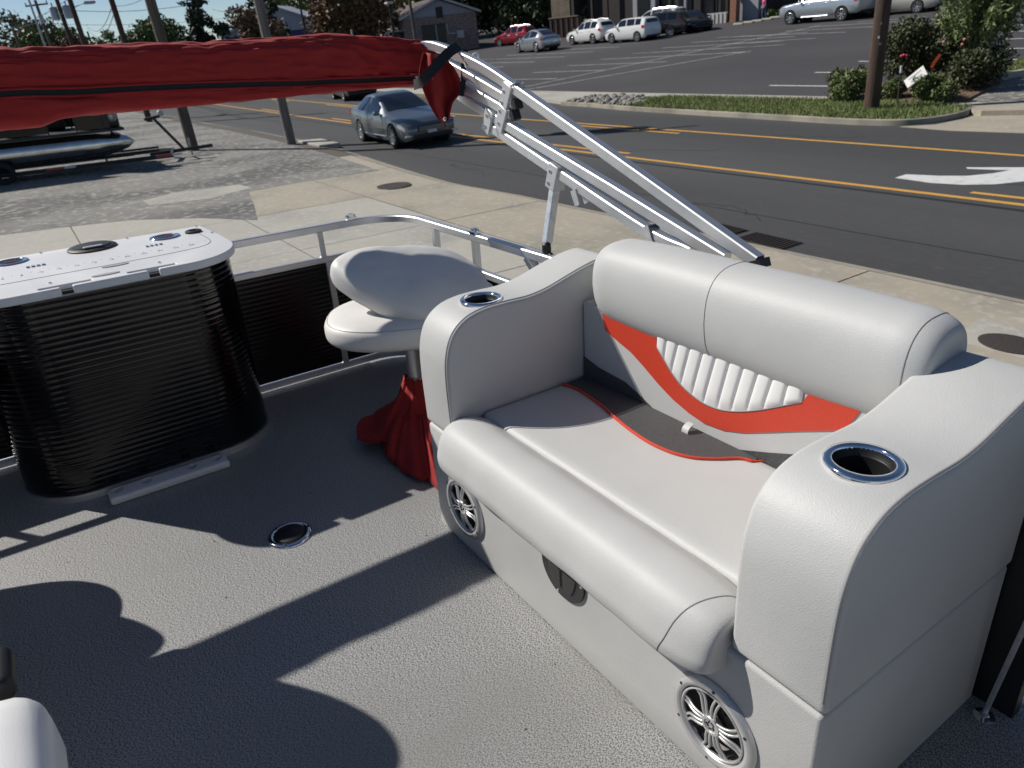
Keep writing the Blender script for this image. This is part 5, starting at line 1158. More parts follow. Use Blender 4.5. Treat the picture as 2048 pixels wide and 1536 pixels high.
MB().tube([(3.1, .6, 1.45), (3.9, .8, 1.60), (4.1, .85, 1.56)], .05, 8).build('trolling_motor', 'dark_paint', nb)

# ================================================================== PLANTS
def leaves(clumps, n, size, seed, flat=0.0, zmin=None, elong=1.0):
    rng = np.random.default_rng(seed); cl = np.array([(*c, *( (r, r, r) if np.isscalar(r) else r)) for c, r in clumps], float)
    vol = (cl[:, 3]*cl[:, 4]*cl[:, 5])**(2/3); idx = rng.choice(len(cl), n, p=vol/vol.sum())
    d = rng.normal(size=(n, 3)); d /= np.linalg.norm(d, axis=1)[:, None]
    rad = rng.uniform(.35, 1.0, n)**.6*(1+.12*rng.normal(size=n))
    p = cl[idx, :3]+d*rad[:, None]*cl[idx, 3:]
    if zmin is not None: p[:, 2] = np.maximum(p[:, 2], zmin+rng.uniform(0, .1, n))
    a = rng.normal(size=(n, 3))+d*0.6; a /= np.linalg.norm(a, axis=1)[:, None]
    b = np.cross(a, rng.normal(size=(n, 3))); b /= np.linalg.norm(b, axis=1)[:, None]; c = np.cross(a, b)
    s = size*rng.uniform(.55, 1.45, n)[:, None]
    V = np.empty((n, 4, 3)); V[:, 0] = p-b*s*elong; V[:, 1] = p-c*s*.55; V[:, 2] = p+b*s*elong; V[:, 3] = p+c*s*.55
    m = MB(); m.v = [tuple(q) for q in V.reshape(-1, 3)]; m.f = [(4*i, 4*i+1, 4*i+2, 4*i+3) for i in range(n)]
    return m
def tree(name, label, base, h, w, kind, m, n=4500, seed=1, size=.22, group=None, trunk='bark', th=None, tr_=.16, open_=0.0):
    rng = random.Random(seed); t = thing(name, label, 'tree', tuple(base), group=group, local=True)
    th = th if th is not None else h*.32; cl = []; limbs = MB()
    if kind == 'round':
        for k in range(16 if open_ == 0 else 11):
            a = rng.uniform(0, math.tau); rr = math.sqrt(rng.random())*w*.36; z = th+(h-th)*rng.uniform(.12, .86); f = 1-abs((z-th)/(h-th)-.45)*.75
            r = w*rng.uniform(.15, .25)*(1-open_*.35); cl.append(((rr*f*math.cos(a), rr*f*math.sin(a), z), (r, r, r*.8)))
        for c, r in cl[:9]: limbs.tube([(0, 0, th*.75), (c[0]*.45, c[1]*.45, (th+c[2])/2), c], tr_*.35, 6, scale=[1, .7, .25])
    else:
        nl = 13
        for k in range(nl):
            z = th+(h-th)*(k/nl)**.92; wr = w*.5*(1-k/nl)**.85+.12
            for j in range(max(2, int(6*(1-k/nl))+2)):
                a = rng.uniform(0, math.tau); q = wr*rng.uniform(.45, 1.0); r = wr*.32+.10
                cl.append(((q*math.cos(a), q*math.sin(a), z+rng.uniform(-.2, .3)*h/nl), (r, r, r*.75)))
                if j < 3: limbs.tube([(0, 0, z-.1), (q*.9*math.cos(a), q*.9*math.sin(a), z)], tr_*.2, 5, scale=[1, .3])
        cl.append(((0, 0, h), .15*w*.3))
    limbs.tube([(0, 0, -.2), (0.02*h, 0, th*.5), (0, 0.01*h, th), (0, 0, h*.9 if kind != 'round' else h*.62)], tr_, 9, scale=[1.25, 1, .8, .2])
    limbs.build('trunk', trunk, t, merge=False); leaves(cl, n, size, seed).build('crown', m, t, merge=False, smooth=False)
    return t
def treepx(name, label, px, ytop, dist, wpx, kind, m, zb=0.0, **kw):
    p = atd(px, 60, dist); q = atd(px, ytop, dist); w = wpx/FPX*math.hypot(dist, 0)*1.08
    # lean of verticals in the picture: the top pixel belongs to the same plumb line
    return tree(name, label, (p[0], p[1], zb), q[2]-zb, w, kind, m, **kw)
treepx('conifer_tree', 'tall dark conifer behind the red sleeve between the two leaning poles', 408, -70, 62, 100, 'cone', 'leaf_conifer', n=9000, seed=2, size=.16, th=.6)
treepx('brown_tree', 'russet-leaved bushy tree behind the nearer grey pole', 500, 8, 66, 105, 'round', 'leaf_brown', n=5000, seed=3, size=.16, th=.6)
treepx('dark_pine', 'dark pine showing above the russet tree', 532, -60, 84, 90, 'cone', 'leaf_conifer', n=5000, seed=31, size=.2, th=1)
treepx('round_tree', 'far round dark tree behind the nearest wooden pole on the left', 318, 34, 120, 105, 'round', 'leaf_mid', n=4000, seed=4, size=.3, th=1.2)
treepx('far_oak', 'big far green tree under the crossarm poles', 40, 36, 125, 150, 'round', 'leaf_olive', n=5200, seed=5, size=.3, th=.5)
treepx('far_oak', 'far green tree beside the transformer pole', 92, 52, 122, 110, 'round', 'leaf_mid', n=4200, seed=6, size=.28, th=.5)
treepx('far_bush', 'far russet bush at the foot of the transformer pole', 122, 60, 105, 60, 'round', 'leaf_brown', n=2600, seed=7, size=.24, th=.4)
treepx('far_bush', 'low far green bush behind the street lamp pole', 165, 68, 112, 80, 'round', 'leaf_olive', n=2600, seed=8, size=.26, th=.4)
treepx('open_tree', 'far airy yellow-green tree between two dark poles', 218, 46, 118, 95, 'round', 'leaf_tall', n=1500, seed=9, size=.24, th=2.2, open_=1.0)
treepx('far_bush', 'far low hedge bush left of the round dark tree', 262, 64, 116, 70, 'round', 'leaf_olive', n=2400, seed=10, size=.26, th=.3)
treepx('far_bush', 'low dark bush at the foot of the tall conifer', 368, 72, 90, 70, 'round', 'leaf_dark', n=2400, seed=11, size=.22, th=.3)
treepx('maple_tree', 'large rusty-brown tree between blue building and brick house', 712, -60, 84, 190, 'round', 'leaf_brown', n=9500, seed=12, size=.22, th=2.2, trunk='bark', tr_=.22, zb=.8)
treepx('green_tree', 'green tree behind the blue and white building', 590, -50, 128, 130, 'round', 'leaf_mid', n=4500, seed=13, size=.36, th=2)
for i, (px, yt, di, wp, mm) in enumerate(((770, -90, 120, 190, 'leaf_mid'), (850, -110, 118, 200, 'leaf_mid'), (930, -100, 112, 200, 'leaf_mid'), (1000, -110, 104, 190, 'leaf_dark'), (1062, -120, 96, 170, 'leaf_dark'), (1120, -110, 110, 160, 'leaf_dark'))):
    treepx('wood_tree', ['tall sunlit green tree behind the left roof of the brick house', 'tall green tree behind the brick house ridge', 'tall green tree beside the right gable of the brick house', 'dark tree between the brick house and the red SUV', 'dark broad tree behind the red SUV', 'dark tree behind the wood-sided corner of the restaurant'][i], px, yt, di, wp, 'round', mm, n=8500, seed=40+i, size=.36, th=1.0, tr_=.3, zb=1.2, group='trees behind the brick house')
def shrub(name, label, px, py, wpx, hpx, m, n, seed, size=.05, plane=lot, lobes=9, dz=0.0, cat='shrub', group=None, elong=1.0):
    b = plane(px, py); d = np.linalg.norm(b-np.array([0, 0, HG])); w, h = wpx/FPX*d, hpx/FPX*d*1.06
    rng = random.Random(seed); t = thing(name, label, cat, (b[0], b[1], b[2]+dz), local=True, group=group); cl = []; st = MB()
    for k in range(lobes):
        a = rng.uniform(0, math.tau); q = math.sqrt(rng.random())*w*.30; z = h*rng.uniform(.28, .70); r = min(w*.26, h*.36)*rng.uniform(.75, 1.15)
        cl.append(((q*math.cos(a), q*math.sin(a), z), (r, r, min(r, h-z)*.98))); st.tube([(0, 0, 0), (q*.6*math.cos(a), q*.6*math.sin(a), z*.8)], .02, 5, scale=[1, .5])
    st.build('stems', 'bark', t, merge=False); leaves(cl, n, size, seed, zmin=.02, elong=elong).build('foliage', m, t, merge=False, smooth=False)
    return t
shrub('low_shrub', 'low rounded green shrub left of the brown pole', 1700, 203, 86, 54, 'leaf_shrub', 6500, 60, .042, lobes=12)
shrub('low_shrub', 'small low shrub between brown pole and white yard sign', 1785, 199, 52, 36, 'leaf_shrub', 3000, 61, .040)
shrub('low_shrub', 'low green shrub in front of the white yard sign', 1866, 205, 84, 42, 'leaf_shrub', 6000, 62, .042, lobes=12)
ro = shrub('rose_shrub', 'tall dark rose shrub with red blooms behind the brown pole', 1818, 174, 104, 106, 'leaf_shrub_dark', 9000, 63, .050, lobes=18)
ro2 = shrub('rose_shrub', 'dark rose shrub with pink blooms under the tall grass', 1893, 172, 84, 104, 'leaf_shrub_dark', 6000, 64, .050, lobes=13)
shrub('round_shrub', 'dark rounded shrub beside the raised lot kerb', 1945, 182, 92, 70, 'leaf_shrub_dark', 7000, 65, .042, lobes=14)
for t_, m_, pp in ((ro, 'flower', ((1803, 112), (1808, 110), (1813, 111))), (ro2, 'flower_pink', ((1929, 79), (1925, 89), (1887, 84)))):
    for p in pp:
        base = np.array(t_.location); r_ = ray(MG, *p); s_ = np.linalg.norm(base-np.array([0, 0, HG]))/np.linalg.norm(r_); q_ = np.array([0, 0, HG])+r_*s_*.962-base
        MB().lathe([(.005, -.03), (.035, -.02), (.045, .01), (.02, .035), (.001, .03)], Matrix.Translation(q_), 7).build('bloom', m_, t_)
# tall grass
b = lot(1935, 176); tg = thing('tall_grass', 'tall feathery green bush fanning up behind the rose shrub', 'shrub', tuple(b), local=True); rng = random.Random(9); V, F = [], []
dg = np.linalg.norm(b-np.array([0, 0, HG])); stm = MB(); cl = []
for k in range(90):
    a = rng.uniform(0, math.tau); sp = rng.uniform(.05, 1.0); hh = rng.uniform(2.2, 4.0)*(1-.28*sp); e = (1.15*sp*math.cos(a), 1.35*sp*math.sin(a), hh)
    path = [(0.12*math.cos(a), .12*math.sin(a), 0), (e[0]*.35, e[1]*.35, hh*.5), (e[0]*.8, e[1]*.8, hh*.85), e]; stm.tube(path, .012, 4, scale=[1, .8, .6, .3])
    for q in np.linspace(.35, 1, 9):
        p_ = np.array(path[1])*(1-q)+np.array(e)*q; cl.append((tuple(p_), (.14, .14, .22)))
stm.build('stems', 'leaf_tall', tg, merge=False); leaves(cl, 8500, .045, 71, elong=2.0).build('foliage', 'leaf_tall', tg, merge=False, smooth=False)
for px, py, wp, hp, lab in ((1285, 48, 18, 46, 'slim conifer by the restaurant door'), (1320, 44, 26, 48, 'paired conifer right of the restaurant door'), (1352, 42, 34, 40, 'yellowish bush behind the black sedan roof'), (1392, 42, 34, 60, 'bushy evergreen by the restaurant windows'), (1418, 44, 30, 44, 'evergreen nearest the brick pier'), (1188, 66, 40, 72, 'grey-green climber bush at the wood-sided corner'), (1160, 70, 26, 60, 'olive bush before the brick base wall')):
    shrub('evergreen', lab, px, py, wp, hp, 'leaf_olive', 1500, px, .14, lobes=8, cat='shrub')
shrub('flower_hedge', 'low clipped hedge with pale flowers before the restaurant', 1552, 34, 42, 14, 'leaf_shrub', 1600, 77, .09, lobes=9)

# ================================================================== POLES, LAMPS, WIRES
def pole(name, label, basep, top_h, r, m, group=None):
    t = thing(name, label, 'pole', tuple(basep), local=True, group=group)
    n_ = 10; MB().tube([(0.012*nz(k*.7, basep[0]), .012*nz(k*.7, 3+basep[0]), top_h*k/n_) for k in range(n_+1)], r, 12, scale=[1.08-.25*k/n_ for k in range(n_+1)]).build('shaft', m, t); return t
def dpole(name, label, px, py, dist, zb, toppx, r, m, **kw):
    """far pole: on the plumb line through a pixel at a horizontal distance"""
    p = atd(px, py, dist); h = toppx if toppx > 3 else 10; return pole(name, label, (p[0], p[1], zb), h, r, m, **kw)
b1 = apr(388, 301); P1 = pole('utility_pole', 'grey-brown wooden utility pole rising beside the trailer tongue', (b1[0], b1[1], b1[2]-.05), 11, .165, 'pole_wood')
b2 = apr(583, 288); P2 = pole('utility_pole', 'weathered grey wooden pole at the road edge near the grey sedan', (b2[0], b2[1], b2[2]-.05), 11, .150, 'pole_grey')
MB().tube([(.16, -.10, 1.6), (.15, -.09, 10)], .022, 6).build('conduit', 'dark_paint', P2)
for s_ in (-1, 0, 1):
    MB().lathe([(.02, -.5), (.30, -.48), (.31, .42), (.26, .5), (.02, .54)], Matrix.Translation((.1+.48*s_, .48*s_-.35, 9.3)), 14).build('transformer', 'galvanised', P2)
    MB().lathe([(.03, 0), (.05, .06), (.03, .12), (.05, .18), (.02, .30)], Matrix.Translation((.1+.48*s_, .48*s_-.35, 9.84)), 8).build('bushing', 'dark_paint', P2)
MB().bar((-1.1, -1.25, 10.4), (1.1, 1.25, 10.4), .10, .12).build('crossarm', 'pole_wood', P2); MB().bar((-.75, -1.0, 9.0), (.85, .45, 9.0), .10, .10).build('transformer_bracket', 'dark_paint', P2)
b3 = g12(1742, 220); P3 = pole('utility_pole', 'dark brown wooden pole standing in the grass island', (b3[0], b3[1], .08), 11, .175, 'pole_brown')
for zz, a_ in ((2.05, 2.2), (1.75, 2.0), (1.6, 2.3)):
    MB().box(-.02, .02, -.003, .003, -.025, .025, Matrix.Translation((.178*math.cos(a_), .178*math.sin(a_), zz)) @ Matrix.Rotation(a_+math.pi/2, 4, 'Z')).build('tag', 'plate', P3)
A1 = dpole('utility_pole', 'slim dark pole between street lamp pole and wide near pole', 242, 60, 46, .1, 10, .15, 'pole_brown')
A2 = dpole('lamp_pole', 'dark wooden pole carrying a cobra-head street lamp', 160, 60, 52, .1, 10, .15, 'pole_brown')
A3 = dpole('transformer_pole', 'dark pole carrying two grey transformers', 131, 50, 66, 0, 10, .16, 'pole_brown')
A4 = dpole('crossarm_pole', 'far pole with single crossarm and a box below it', 84, 40, 78, 0, 8.6, .14, 'pole_wood')
A5 = dpole('crossarm_pole', 'farthest pole with wide crossarm at the picture edge', 27, 60, 92, 0, 7.6, .14, 'pole_wood')
A6 = dpole('slim_pole', 'thin steel pole beside the crossarm pole', 72, 40, 70, 0, 11, .08, 'galvanised')
A7 = dpole('utility_pole', 'small far pole behind the street lamp pole', 172, 55, 120, 0, 7.5, .13, 'pole_wood')
sd = Vector((MG[0][0], MG[0][1], 0)).normalized()
def hpx(o, px, py):          # height on a pole at the pixel row
    d = math.hypot(o.location.x, o.location.y); return atd(px, py, d)[2]-o.location.z
z = hpx(A2, 150, 16); pth = [Vector((0, 0, z)), sd*.35+Vector((0, 0, z+.10)), sd*.75+Vector((0, 0, z+.18))]
MB().tube(pth, .025, 6).build('lamp_arm', 'galvanised', A2); MB().rbox(tuple(sd*1.05+Vector((0, 0, z+.18))), (.30, .30, .07), .06, 4).build('lamp_head', 'galvanised', A2)
z = hpx(A3, 120, 26)
for s in (-1, 1):
    MB().lathe([(.02, -.42), (.27, -.40), (.28, .36), (.24, .42), (.02, .46)], Matrix.Translation(sd*s*.50+Vector((0, 0, z))), 14).build('transformer', 'galvanised', A3); MB().bar(Vector((0, 0, z+.2)), sd*s*.3+Vector((0, 0, z+.2)), .06, .06).build('bracket', 'dark_paint', A3)
    MB().lathe([(.03, 0), (.05, .05), (.03, .1), (.05, .15), (.02, .25)], Matrix.Translation(sd*s*.5+Vector((0, 0, z+.46))), 8).build('bushing', 'dark_paint', A3)
for o, px, py, w in ((A4, 72, 10, .95), (A5, 15, 34, 1.05)):
    z = hpx(o, px, py); MB().bar(sd*-w+Vector((0, 0, z)), sd*w+Vector((0, 0, z)), .10, .12).build('crossarm', 'pole_wood', o)
    for s in (-.95, .95): MB().tube([sd*w*s+Vector((0, 0, z)), sd*w*s+Vector((0, 0, z+.25))], .04, 6).build('insulator', 'dark_paint', o)
z = hpx(A4, 82, 38); MB().box(-.16, .16, -.16, .16, z-.35, z+.30).build('control_box', 'galvanised', A4)
def wire(lab, a, b, sag, r=.018):
    a, b = np.array(a), np.array(b); P = [tuple(a*(1-k/24)+b*k/24-np.array([0, 0, 4*sag*(k/24)*(1-k/24)])) for k in range(25)]
    solo(MB().tube(P, r, 5), 'power_line', 'wire', lab, 'wire', base=P[0])
wire('upper power line running down to the left past the transformer pole', atd(140, -4, 64), atd(-40, 66, 95), .5)
wire('lower power line crossing just under the transformers', atd(128, 26, 64), atd(-40, 64, 95), .3)
wire('straight power line crossing level from the lamp pole to the conifer', atd(140, 21, 52), atd(420, 2, 55), .25, .014)
wire('sagging power line dropping from slim dark pole to far small pole', atd(226, 6, 46), atd(172, 50, 118), 1.0, .02)
wire('second sagging power line under the other from slim dark pole', atd(230, 18, 46), atd(174, 56, 118), 1.2, .02)
wire('power line climbing from slim dark pole to the top of the picture', atd(232, 12, 46), atd(292, -6, 40), .1, .014)
wire('faint long power line low behind the nearest wooden pole', atd(90, 47, 120), atd(470, 34, 120), .5, .02)
wire('power line drooping from conifer to the grey pole', atd(425, 18, 60), atd(512, -6, 40), .35, .016)
for px, py, di, lab, hh in ((606, 40, 70, 'black lamp post before the blue and white building', 9), (783, 40, 66, 'black street lamp post with white lamp head by the brick house', 5.6), (825, 40, 64, 'plain grey pole standing before the brick house roof', 9)):
    o = dpole('lamp_post', lab, px, py, di, .6, hh, .09 if px != 825 else .12, 'dark_paint' if px != 825 else 'pole_wood')
    if px == 783:
        MB().rbox((0, 0, hh), (.28, .28, .10), .05, 4).build('lamp_head', 'trim_white', o)
        o.scale = (1, 1, (hpx(o, 779, 6))/hh)
dpole('white_post', 'short white post standing before the rusty-brown tree', 701, 50, 60, .6, 3.1, .07, 'trim_white')

# ================================================================== BUILDINGS
def frame2(o, w): w = Vector((w[0], w[1], 0)).normalized(); return o, w, Vector((-w.y, w.x, 0))
# brick house: gable end towards us
Rp = lot(959, 95); zb = Rp[2]-.1
rzh = math.atan2(.965, .26)
hs_ = thing('brick_house', 'single-storey mottled brick house with brown roof and grey gable', 'house', (Rp[0], Rp[1], zb), rz=rzh, local=True)
# local: x along the gable wall to the left, -y away from camera
dh = np.linalg.norm(Rp[:2]); u_ = dh/FPX; Wg = 132*u_; Hw = 60*u_; Hr = 86*u_; Dp = 17.0
MB().box(0, Wg, -Dp, 0, 0, Hw).build('wall', 'brick', hs_)
MB().prism([(0.05, Hw+.003), (Wg-.05, Hw+.003), (Wg/2, Hr-.1)], -Dp+.05, 0.01, lambda a, b, h: (a, h, b)).build('gable', 'siding_grey', hs_)
ov = .45
for s in (0, 1):
    a = (Wg/2, Hr) ; b = (-ov, Hw-.12) if s == 0 else (Wg+ov, Hw-.12)
    MB().prism([a, b, (b[0], b[1]+.16), (a[0], a[1]+.16)], -Dp-.3, .4, lambda p, q, h: (p, h, q)).build('roof', 'roof_brown', hs_)
    MB().prism([(a[0], a[1]-.02), (b[0], b[1]-.02), (b[0], b[1]+.20), (a[0], a[1]+.20)], .402, .45, lambda p, q, h: (p, h, q)).build('fascia', 'trim_white', hs_)
MB().box(Wg/2-.35, Wg/2+.35, .02, .06, Hr-1.75, Hr-.75).build('gable_vent', 'dark_paint', hs_)
wx = 62*u_
wn = MB().box(wx-.2, wx+24*u_+.9, .01, .05, 17*u_, 46*u_).build('window', 'window_dark', hs_)
MB().box(wx+13*u_, wx+14.5*u_, .052, .08, 17*u_, 46*u_).build('mullion', 'trim_white', wn); MB().box(wx-.3, wx+24*u_+1.0, .052, .09, 46*u_, 47*u_).build('lintel', 'wood_dark', wn)
MB().tube([(56*u_, .1, 45*u_), (55*u_, .1, 30*u_), (42*u_, .1, 29*u_)], .08, 6).build('pipe', 'trim_white', hs_)
ac = MB().box(28*u_, 40*u_, .02, .45, 21*u_, 33*u_).build('air_unit', 'trim_white', hs_); MB().lathe([(.25, 0), (.25, .03), (.02, .03)], axM((34*u_, .455, 27*u_), (0, 1, 0)), 18).build('fan', 'galvanised', ac)
for k, yy in enumerate((-1.6, -6.0, -10.0)):
    MB().box(Wg+.01, Wg+.05, yy-1.1, yy+1.1, 12*u_, 40*u_).build('side_window', 'window_dark', hs_)
MB().box(Wg+.02, Wg+1.6, -7.6, -.8, 42*u_, 44*u_).build('porch_roof', 'trim_white', hs_)
for yy in (-1.0, -4.0, -7.4): MB().box(Wg+1.4, Wg+1.55, yy-.07, yy+.07, 0, 42*u_).build('porch_post', 'trim_white', hs_)
# blue and white building
c0 = atd(668, 78, 112); w_ = -(np.array([sd.x, sd.y, 0])); vv = np.array([c0[0], c0[1], 0]); vv /= np.linalg.norm(vv)
bb = thing('metal_building', 'grey gabled metal building with blue lower wall and white sign', 'building', (c0[0], c0[1], 0.0), rz=math.atan2(w_[1], w_[0]), local=True)
k_ = 112/FPX; zz_ = lambda py: HG+(78-py)*k_
zt = atd(668, 51, 112)[2]; zp = atd(580, 24, 112)[2]
MB().box(0, 190*k_, -15, 0, 0, zt).build('wall', 'metal_blue', bb)
MB().prism([(0, zt+.003), (190*k_, zt+.003), (190*k_, zt+.6), (95*k_, zp+.8)], -14.95, .02, lambda a, b, h: (a, h, b)).build('gable', 'siding_grey', bb)
MB().prism([(-.4, zt-.15), (95*k_, zp+.85), (95*k_, zp+1.1), (-.4, zt+.15)], -15.2, .35, lambda a, b, h: (a, h, b)).build('roof', 'siding_grey', bb)
MB().prism([(190*k_+.4, zt-.15), (95*k_, zp+.85), (95*k_, zp+1.1), (190*k_+.4, zt+.15)], -15.2, .35, lambda a, b, h: (a, h, b)).build('roof', 'siding_grey', bb)
sg = MB().box(78*k_, 112*k_, .04, .10, zt-.9, zt+1.2).build('sign_board', 'sign_white', bb)
for i, tx in enumerate(('CON', 'ORN')):
    M = Matrix.Translation((90*k_, .11, zt+.65-1.0*i)) @ Matrix.Rotation(math.pi, 4, 'Z') @ Matrix.Rotation(math.pi/2, 4, 'X')
    textmesh(tx, 1.0, 'sign_ink', sg, M, 'sign_lettering', .005)
# restaurant
A_ = lot(1106, 77); B_ = lot(1545, 36); dR = B_-A_; dR[2] = 0; LR = np.linalg.norm(dR); dR /= LR; rzr = math.atan2(dR[1], dR[0])
rs_ = thing('restaurant', 'dark wooden restaurant front with brick base, posts and windows behind the parked cars', 'building', (A_[0], A_[1], A_[2]-.2), rz=rzr, local=True)
def rx(px, py=50):            # position along the facade of a pixel column
    r_ = ray(MG, px, py); n_ = np.array([-dR[1], dR[0]]); t_ = (n_@A_[:2])/(n_@r_[:2]); return float((r_[:2]*t_-A_[:2])@dR[:2])
FZ = 7.5
# facade faces the camera: local +y or -y?
sgn = -1 if ((-dR[1])*(-A_[0])+dR[0]*(-A_[1])) < 0 else 1
def fb(x0, x1, d0, d1, z0, z1, name, m, par=None): return MB().box(x0, x1, min(sgn*d0, sgn*d1), max(sgn*d0, sgn*d1), z0, z1).build(name, m, par or rs_)
fb(rx(1160, 60), rx(1560, 30), -6, -1.2, 0, FZ, 'wall', 'wood_dark')
fb(0, rx(1150, 60), -6, -.02, 1.95, FZ, 'wing_wall', 'wood_dark')
for k in range(22): fb(.1, rx(1142, 50), 0, .05, 2.0+.2*k, 2.17+.2*k, 'siding_plank', 'wood_plank')
fb(0, rx(1160, 60)-.0, -.3, .12, 0, 1.9, 'brick_base', 'red_brick')
for k in range(6):
    xx = rx(1106, 60)+(rx(1160, 60)-rx(1106, 60))*k/5; fb(xx-.12, xx+.12, .125, .30, 0, 1.95, 'base_post', 'wood_dark')
fb(-.1, rx(1162, 60), .0, .35, 1.952, 2.05, 'base_cap', 'wood_plank')
fb(rx(1258, 40), rx(1302, 35), -1.2, -.6, 0, FZ, 'door_bay', 'wall_grey')
fb(rx(1267, 40), rx(1292, 35), -.6, -.55, .2, 3.2, 'door', 'window_dark')
for px in (1185, 1215, 1340, 1371, 1440, 1454): fb(rx(px, 30)-.10, rx(px, 30)+.10, -.1, .1, 0, FZ, 'porch_post', 'wood_dark' if px != 1371 else 'wall_grey')
for px in (1318, 1356, 1400, 1432): fb(rx(px-14, 30), rx(px+12, 30), -1.2, -1.12, .6, 4.2, 'window', 'window_dark')
fb(rx(1456, 30), rx(1512, 25), -1.2, -.3, 0, FZ, 'grey_wall', 'wall_grey')
fb(rx(1466, 30), rx(1478, 30), .0, .5, 0, 2.2, 'brick_pier', 'red_brick')
fb(rx(1464, 30), rx(1480, 30), -.05, .55, 2.2, 2.4, 'pier_cap', 'concrete_grey')
fb(rx(1484, 30), rx(1512, 25), -.28, -.22, 3.1, 4.4, 'banner', 'sign_white')
for k in range(5): fb(rx(1487+5*k, 28), rx(1490+5*k, 28), -.215, -.205, 3.4, 3.9, 'banner_mark', 'sign_greyink')
for k in range(5): fb(rx(1424+8*k, 40)-.10, rx(1424+8*k, 40)+.10, .3, .5, 0, 1.05, 'rail_post', 'trim_white')
fb(rx(1420, 40), rx(1460, 38), .36, .44, .95, 1.08, 'porch_rail', 'trim_white')
# long dark wing to the right, behind the pickup
C2 = lot(1560, 32); C3 = lot(1760, 2)
wl = thing('dark_annexe', 'long dark glazed annexe behind the pickup truck', 'building', (C2[0], C2[1], C2[2]-.2), rz=math.atan2((C3-C2)[1], (C3-C2)[0]), local=True)
L3 = float(np.linalg.norm((C3-C2)[:2])); MB().box(-1, L3+25, min(0, -sgn*8), max(0, -sgn*8), 0, 7).build('wall', 'wood_dark', wl)
for k in range(12): MB().box(k*3.2, k*3.2+2.9, min(sgn*.02, sgn*.07), max(sgn*.02, sgn*.07), .7, 4.0).build('window', 'window_dark', wl)
for k, (px, py) in enumerate(((1477, 50), (1497, 46.5), (1515, 43.5), (1534, 40), (1551, 36.5), (1570, 33))):
    c = lot(px, py); solo(MB().rbox((c[0], c[1], c[2]+.07), (.45, .10, .07), .04, 3), 'wheel_stop', 'concrete_grey', 'pale concrete wheel stop in the row along the restaurant walk', 'wheel stop', base=tuple(c), group='wheel stops along the restaurant')
# yard sign, marker stake, flags
c = lot(1830, 210)
ys_ = thing('yard_sign', 'white rectangular yard sign tilted over among the low shrubs', 'sign', tuple(c), local=True)
def pxn(px, py, base): r_ = ray(MG, px, py); s_ = (np.linalg.norm(np.array(base)[:2]))/np.linalg.norm(r_[:2]); return np.array([0, 0, HG])+r_*s_-np.array(base)
q4 = [pxn(*p, c) for p in ((1807, 163), (1846, 132), (1855, 148), (1815, 176))]
vw = np.array([c[0], c[1], 0]); vw /= np.linalg.norm(vw)
q4[0] = q4[0]+vw*.16; q4[1] = q4[1]+vw*.16
bd = MB(); bd.v = [tuple(p-vw*.0) for p in q4]+[tuple(p+vw*.012) for p in q4]; bd.f = [(0, 1, 2, 3), (7, 6, 5, 4), (0, 4, 5, 1), (1, 5, 6, 2), (2, 6, 7, 3), (3, 7, 4, 0)]
bo = bd.build('board', 'sign_white', ys_)
def onb(u, v): return q4[0]*(1-u)*(1-v)+q4[1]*u*(1-v)+q4[2]*u*v+q4[3]*(1-u)*v-vw*.004
for u0, u1, v0, v1, mm in ((.2, .85, .22, .32, 'sign_greyink'), (.25, .38, .55, .78, 'sign_greyink'), (.48, .80, .58, .76, 'sign_greyink'), (.15, .9, .88, .92, 'sign_greyink')):
    MB().quad(onb(u0, v0), onb(u1, v0), onb(u1, v1), onb(u0, v1)).build('sign_print', mm, bo)
for u in (.12, .8): MB().tube([tuple(onb(u, .5)+vw*.02), (onb(u, .5)[0]*.6+.1, onb(u, .5)[1]*.6, 0)], .008, 5).build('stake', 'dark_paint', ys_)
c = g12(1795, 211); sk = thing('marker_stake', 'thin green marker stake with pale tip beside the brown pole', 'stake', (c[0], c[1], .11), local=True)
MB().tube([(0, 0, 0), (.03, 0, .80)], .022, 6).build('rod', 'cast_iron', sk); MB().tube([(.03, 0, .80), (.036, 0, .97)], .028, 6).build('tip', 'plate', sk)
for px, py, lab in ((1909, 170, 'small orange flag on a wire right of the low shrub'),):
    c = lot(px, 196); f = thing('marker_flag', lab, 'flag', tuple(c), local=True); p = pxn(px, py, c)
    MB().tube([(0, 0, 0), tuple(p)], .006, 4).build('wire_stem', 'dark_paint', f); MB().poly([tuple(p+np.array([0, 0, .07])), tuple(p-np.array([.03, 0, .10])), tuple(p+np.array([sd.x*.13, sd.y*.13, -.08]))]).build('flag_cloth', 'orange_flag', f).modifiers.new('s', 'SOLIDIFY').thickness = .004
c = lot(1868, 186); f = thing('orange_ribbon', 'strip of orange marking ribbon hanging in the rose shrub', 'ribbon', tuple(c), local=True)
P = [pxn(*p, c)-vw*1.3 for p in ((1880, 100), (1874, 108), (1868, 116), (1863, 126))]
MB().sweep([tuple(p) for p in P], [(.035, -.003), (.035, .003), (-.035, .003), (-.035, -.003)], up=tuple(vw)).build('ribbon_cloth', 'orange_flag', f)
kp = g12(1823, 247); 
MB().sweep([(p[0], p[1]+.012, .1) for p in [g0(*q) for q in ((1810, 249.5), (1823, 249), (1836, 248))]], [(.02, -.05), (.02, .04), (-.02, .04), (-.02, -.05)]).build('spray_mark', 'green_spray', kerb)

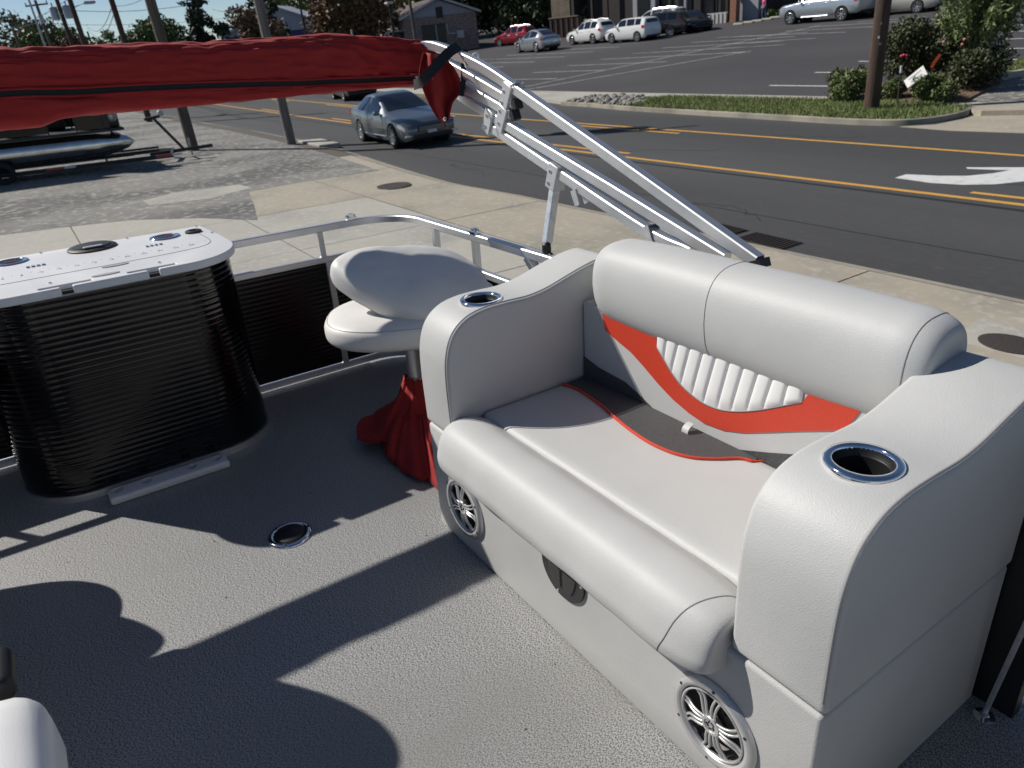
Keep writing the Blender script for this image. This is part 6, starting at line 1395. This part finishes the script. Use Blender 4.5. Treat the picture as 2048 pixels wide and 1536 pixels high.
# ---- person in pink
c = lot(1527, 40.5)
pn = thing('person', 'person in magenta top and jeans walking away along the restaurant walk', 'person', tuple(c), local=True, rz=math.atan2(dR[1], dR[0])+2.6)
def skinbody(verts, edges, rad, name, m, parent, root=0):
    me = bpy.data.meshes.new(name); me.from_pydata(verts, edges, []); o = bpy.data.objects.new(name, me); C.objects.link(o); o.parent = parent
    sk_ = o.modifiers.new('skin', 'SKIN'); sk_.use_smooth_shade = True
    for i, r_ in enumerate(rad): me.skin_vertices[0].data[i].radius = (r_, r_*.85)
    me.skin_vertices[0].data[root].use_root = True
    sb = o.modifiers.new('sub', 'SUBSURF'); sb.levels = sb.render_levels = 1; me.materials.append(MT[m]); return o
V = [(0, 0, .95), (0, 0, 1.15), (0, 0.01, 1.38), (0, .02, 1.50), (0, .03, 1.60), (0, .03, 1.70), (.10, 0, .88), (.11, .06, .48), (.11, -.02, .07), (.11, .12, .03), (-.10, 0, .88), (-.11, -.10, .50), (-.11, -.22, .10), (-.11, -.10, .04), (.20, .01, 1.38), (.26, -.03, 1.12), (.27, .08, .90), (.27, .12, .80), (-.20, .01, 1.38), (-.26, .03, 1.12), (-.26, .14, .92), (-.26, .18, .82)]
Ed = [(0, 1), (1, 2), (2, 3), (3, 4), (4, 5), (0, 6), (6, 7), (7, 8), (8, 9), (0, 10), (10, 11), (11, 12), (12, 13), (2, 14), (14, 15), (15, 16), (16, 17), (2, 18), (18, 19), (19, 20), (20, 21)]
rd = [.155, .14, .145, .06, .085, .085, .095, .065, .045, .04, .095, .065, .045, .04, .065, .045, .035, .035, .065, .045, .035, .035]
skinbody(V, Ed, rd, 'body', 'skin', pn)
skinbody([V[0], V[1], V[2], V[14], V[15], V[18], V[19]], [(0, 1), (1, 2), (2, 3), (3, 4), (2, 5), (5, 6)], [.175, .162, .165, .085, .062, .085, .062], 'shirt', 'pink_cloth', pn)
skinbody([V[0], V[6], V[7], V[8], V[10], V[11], V[12]], [(0, 1), (1, 2), (2, 3), (0, 4), (4, 5), (5, 6)], [.168, .11, .082, .065, .11, .082, .065], 'jeans', 'denim', pn)
MB().rbox((0, .015, 1.70), (.10, .11, .10), .095, 5).build('hair', 'hair', pn)
MB().box(-.03, .03, .095, .125, 1.60, 1.63).build('nose', 'skin', pn)
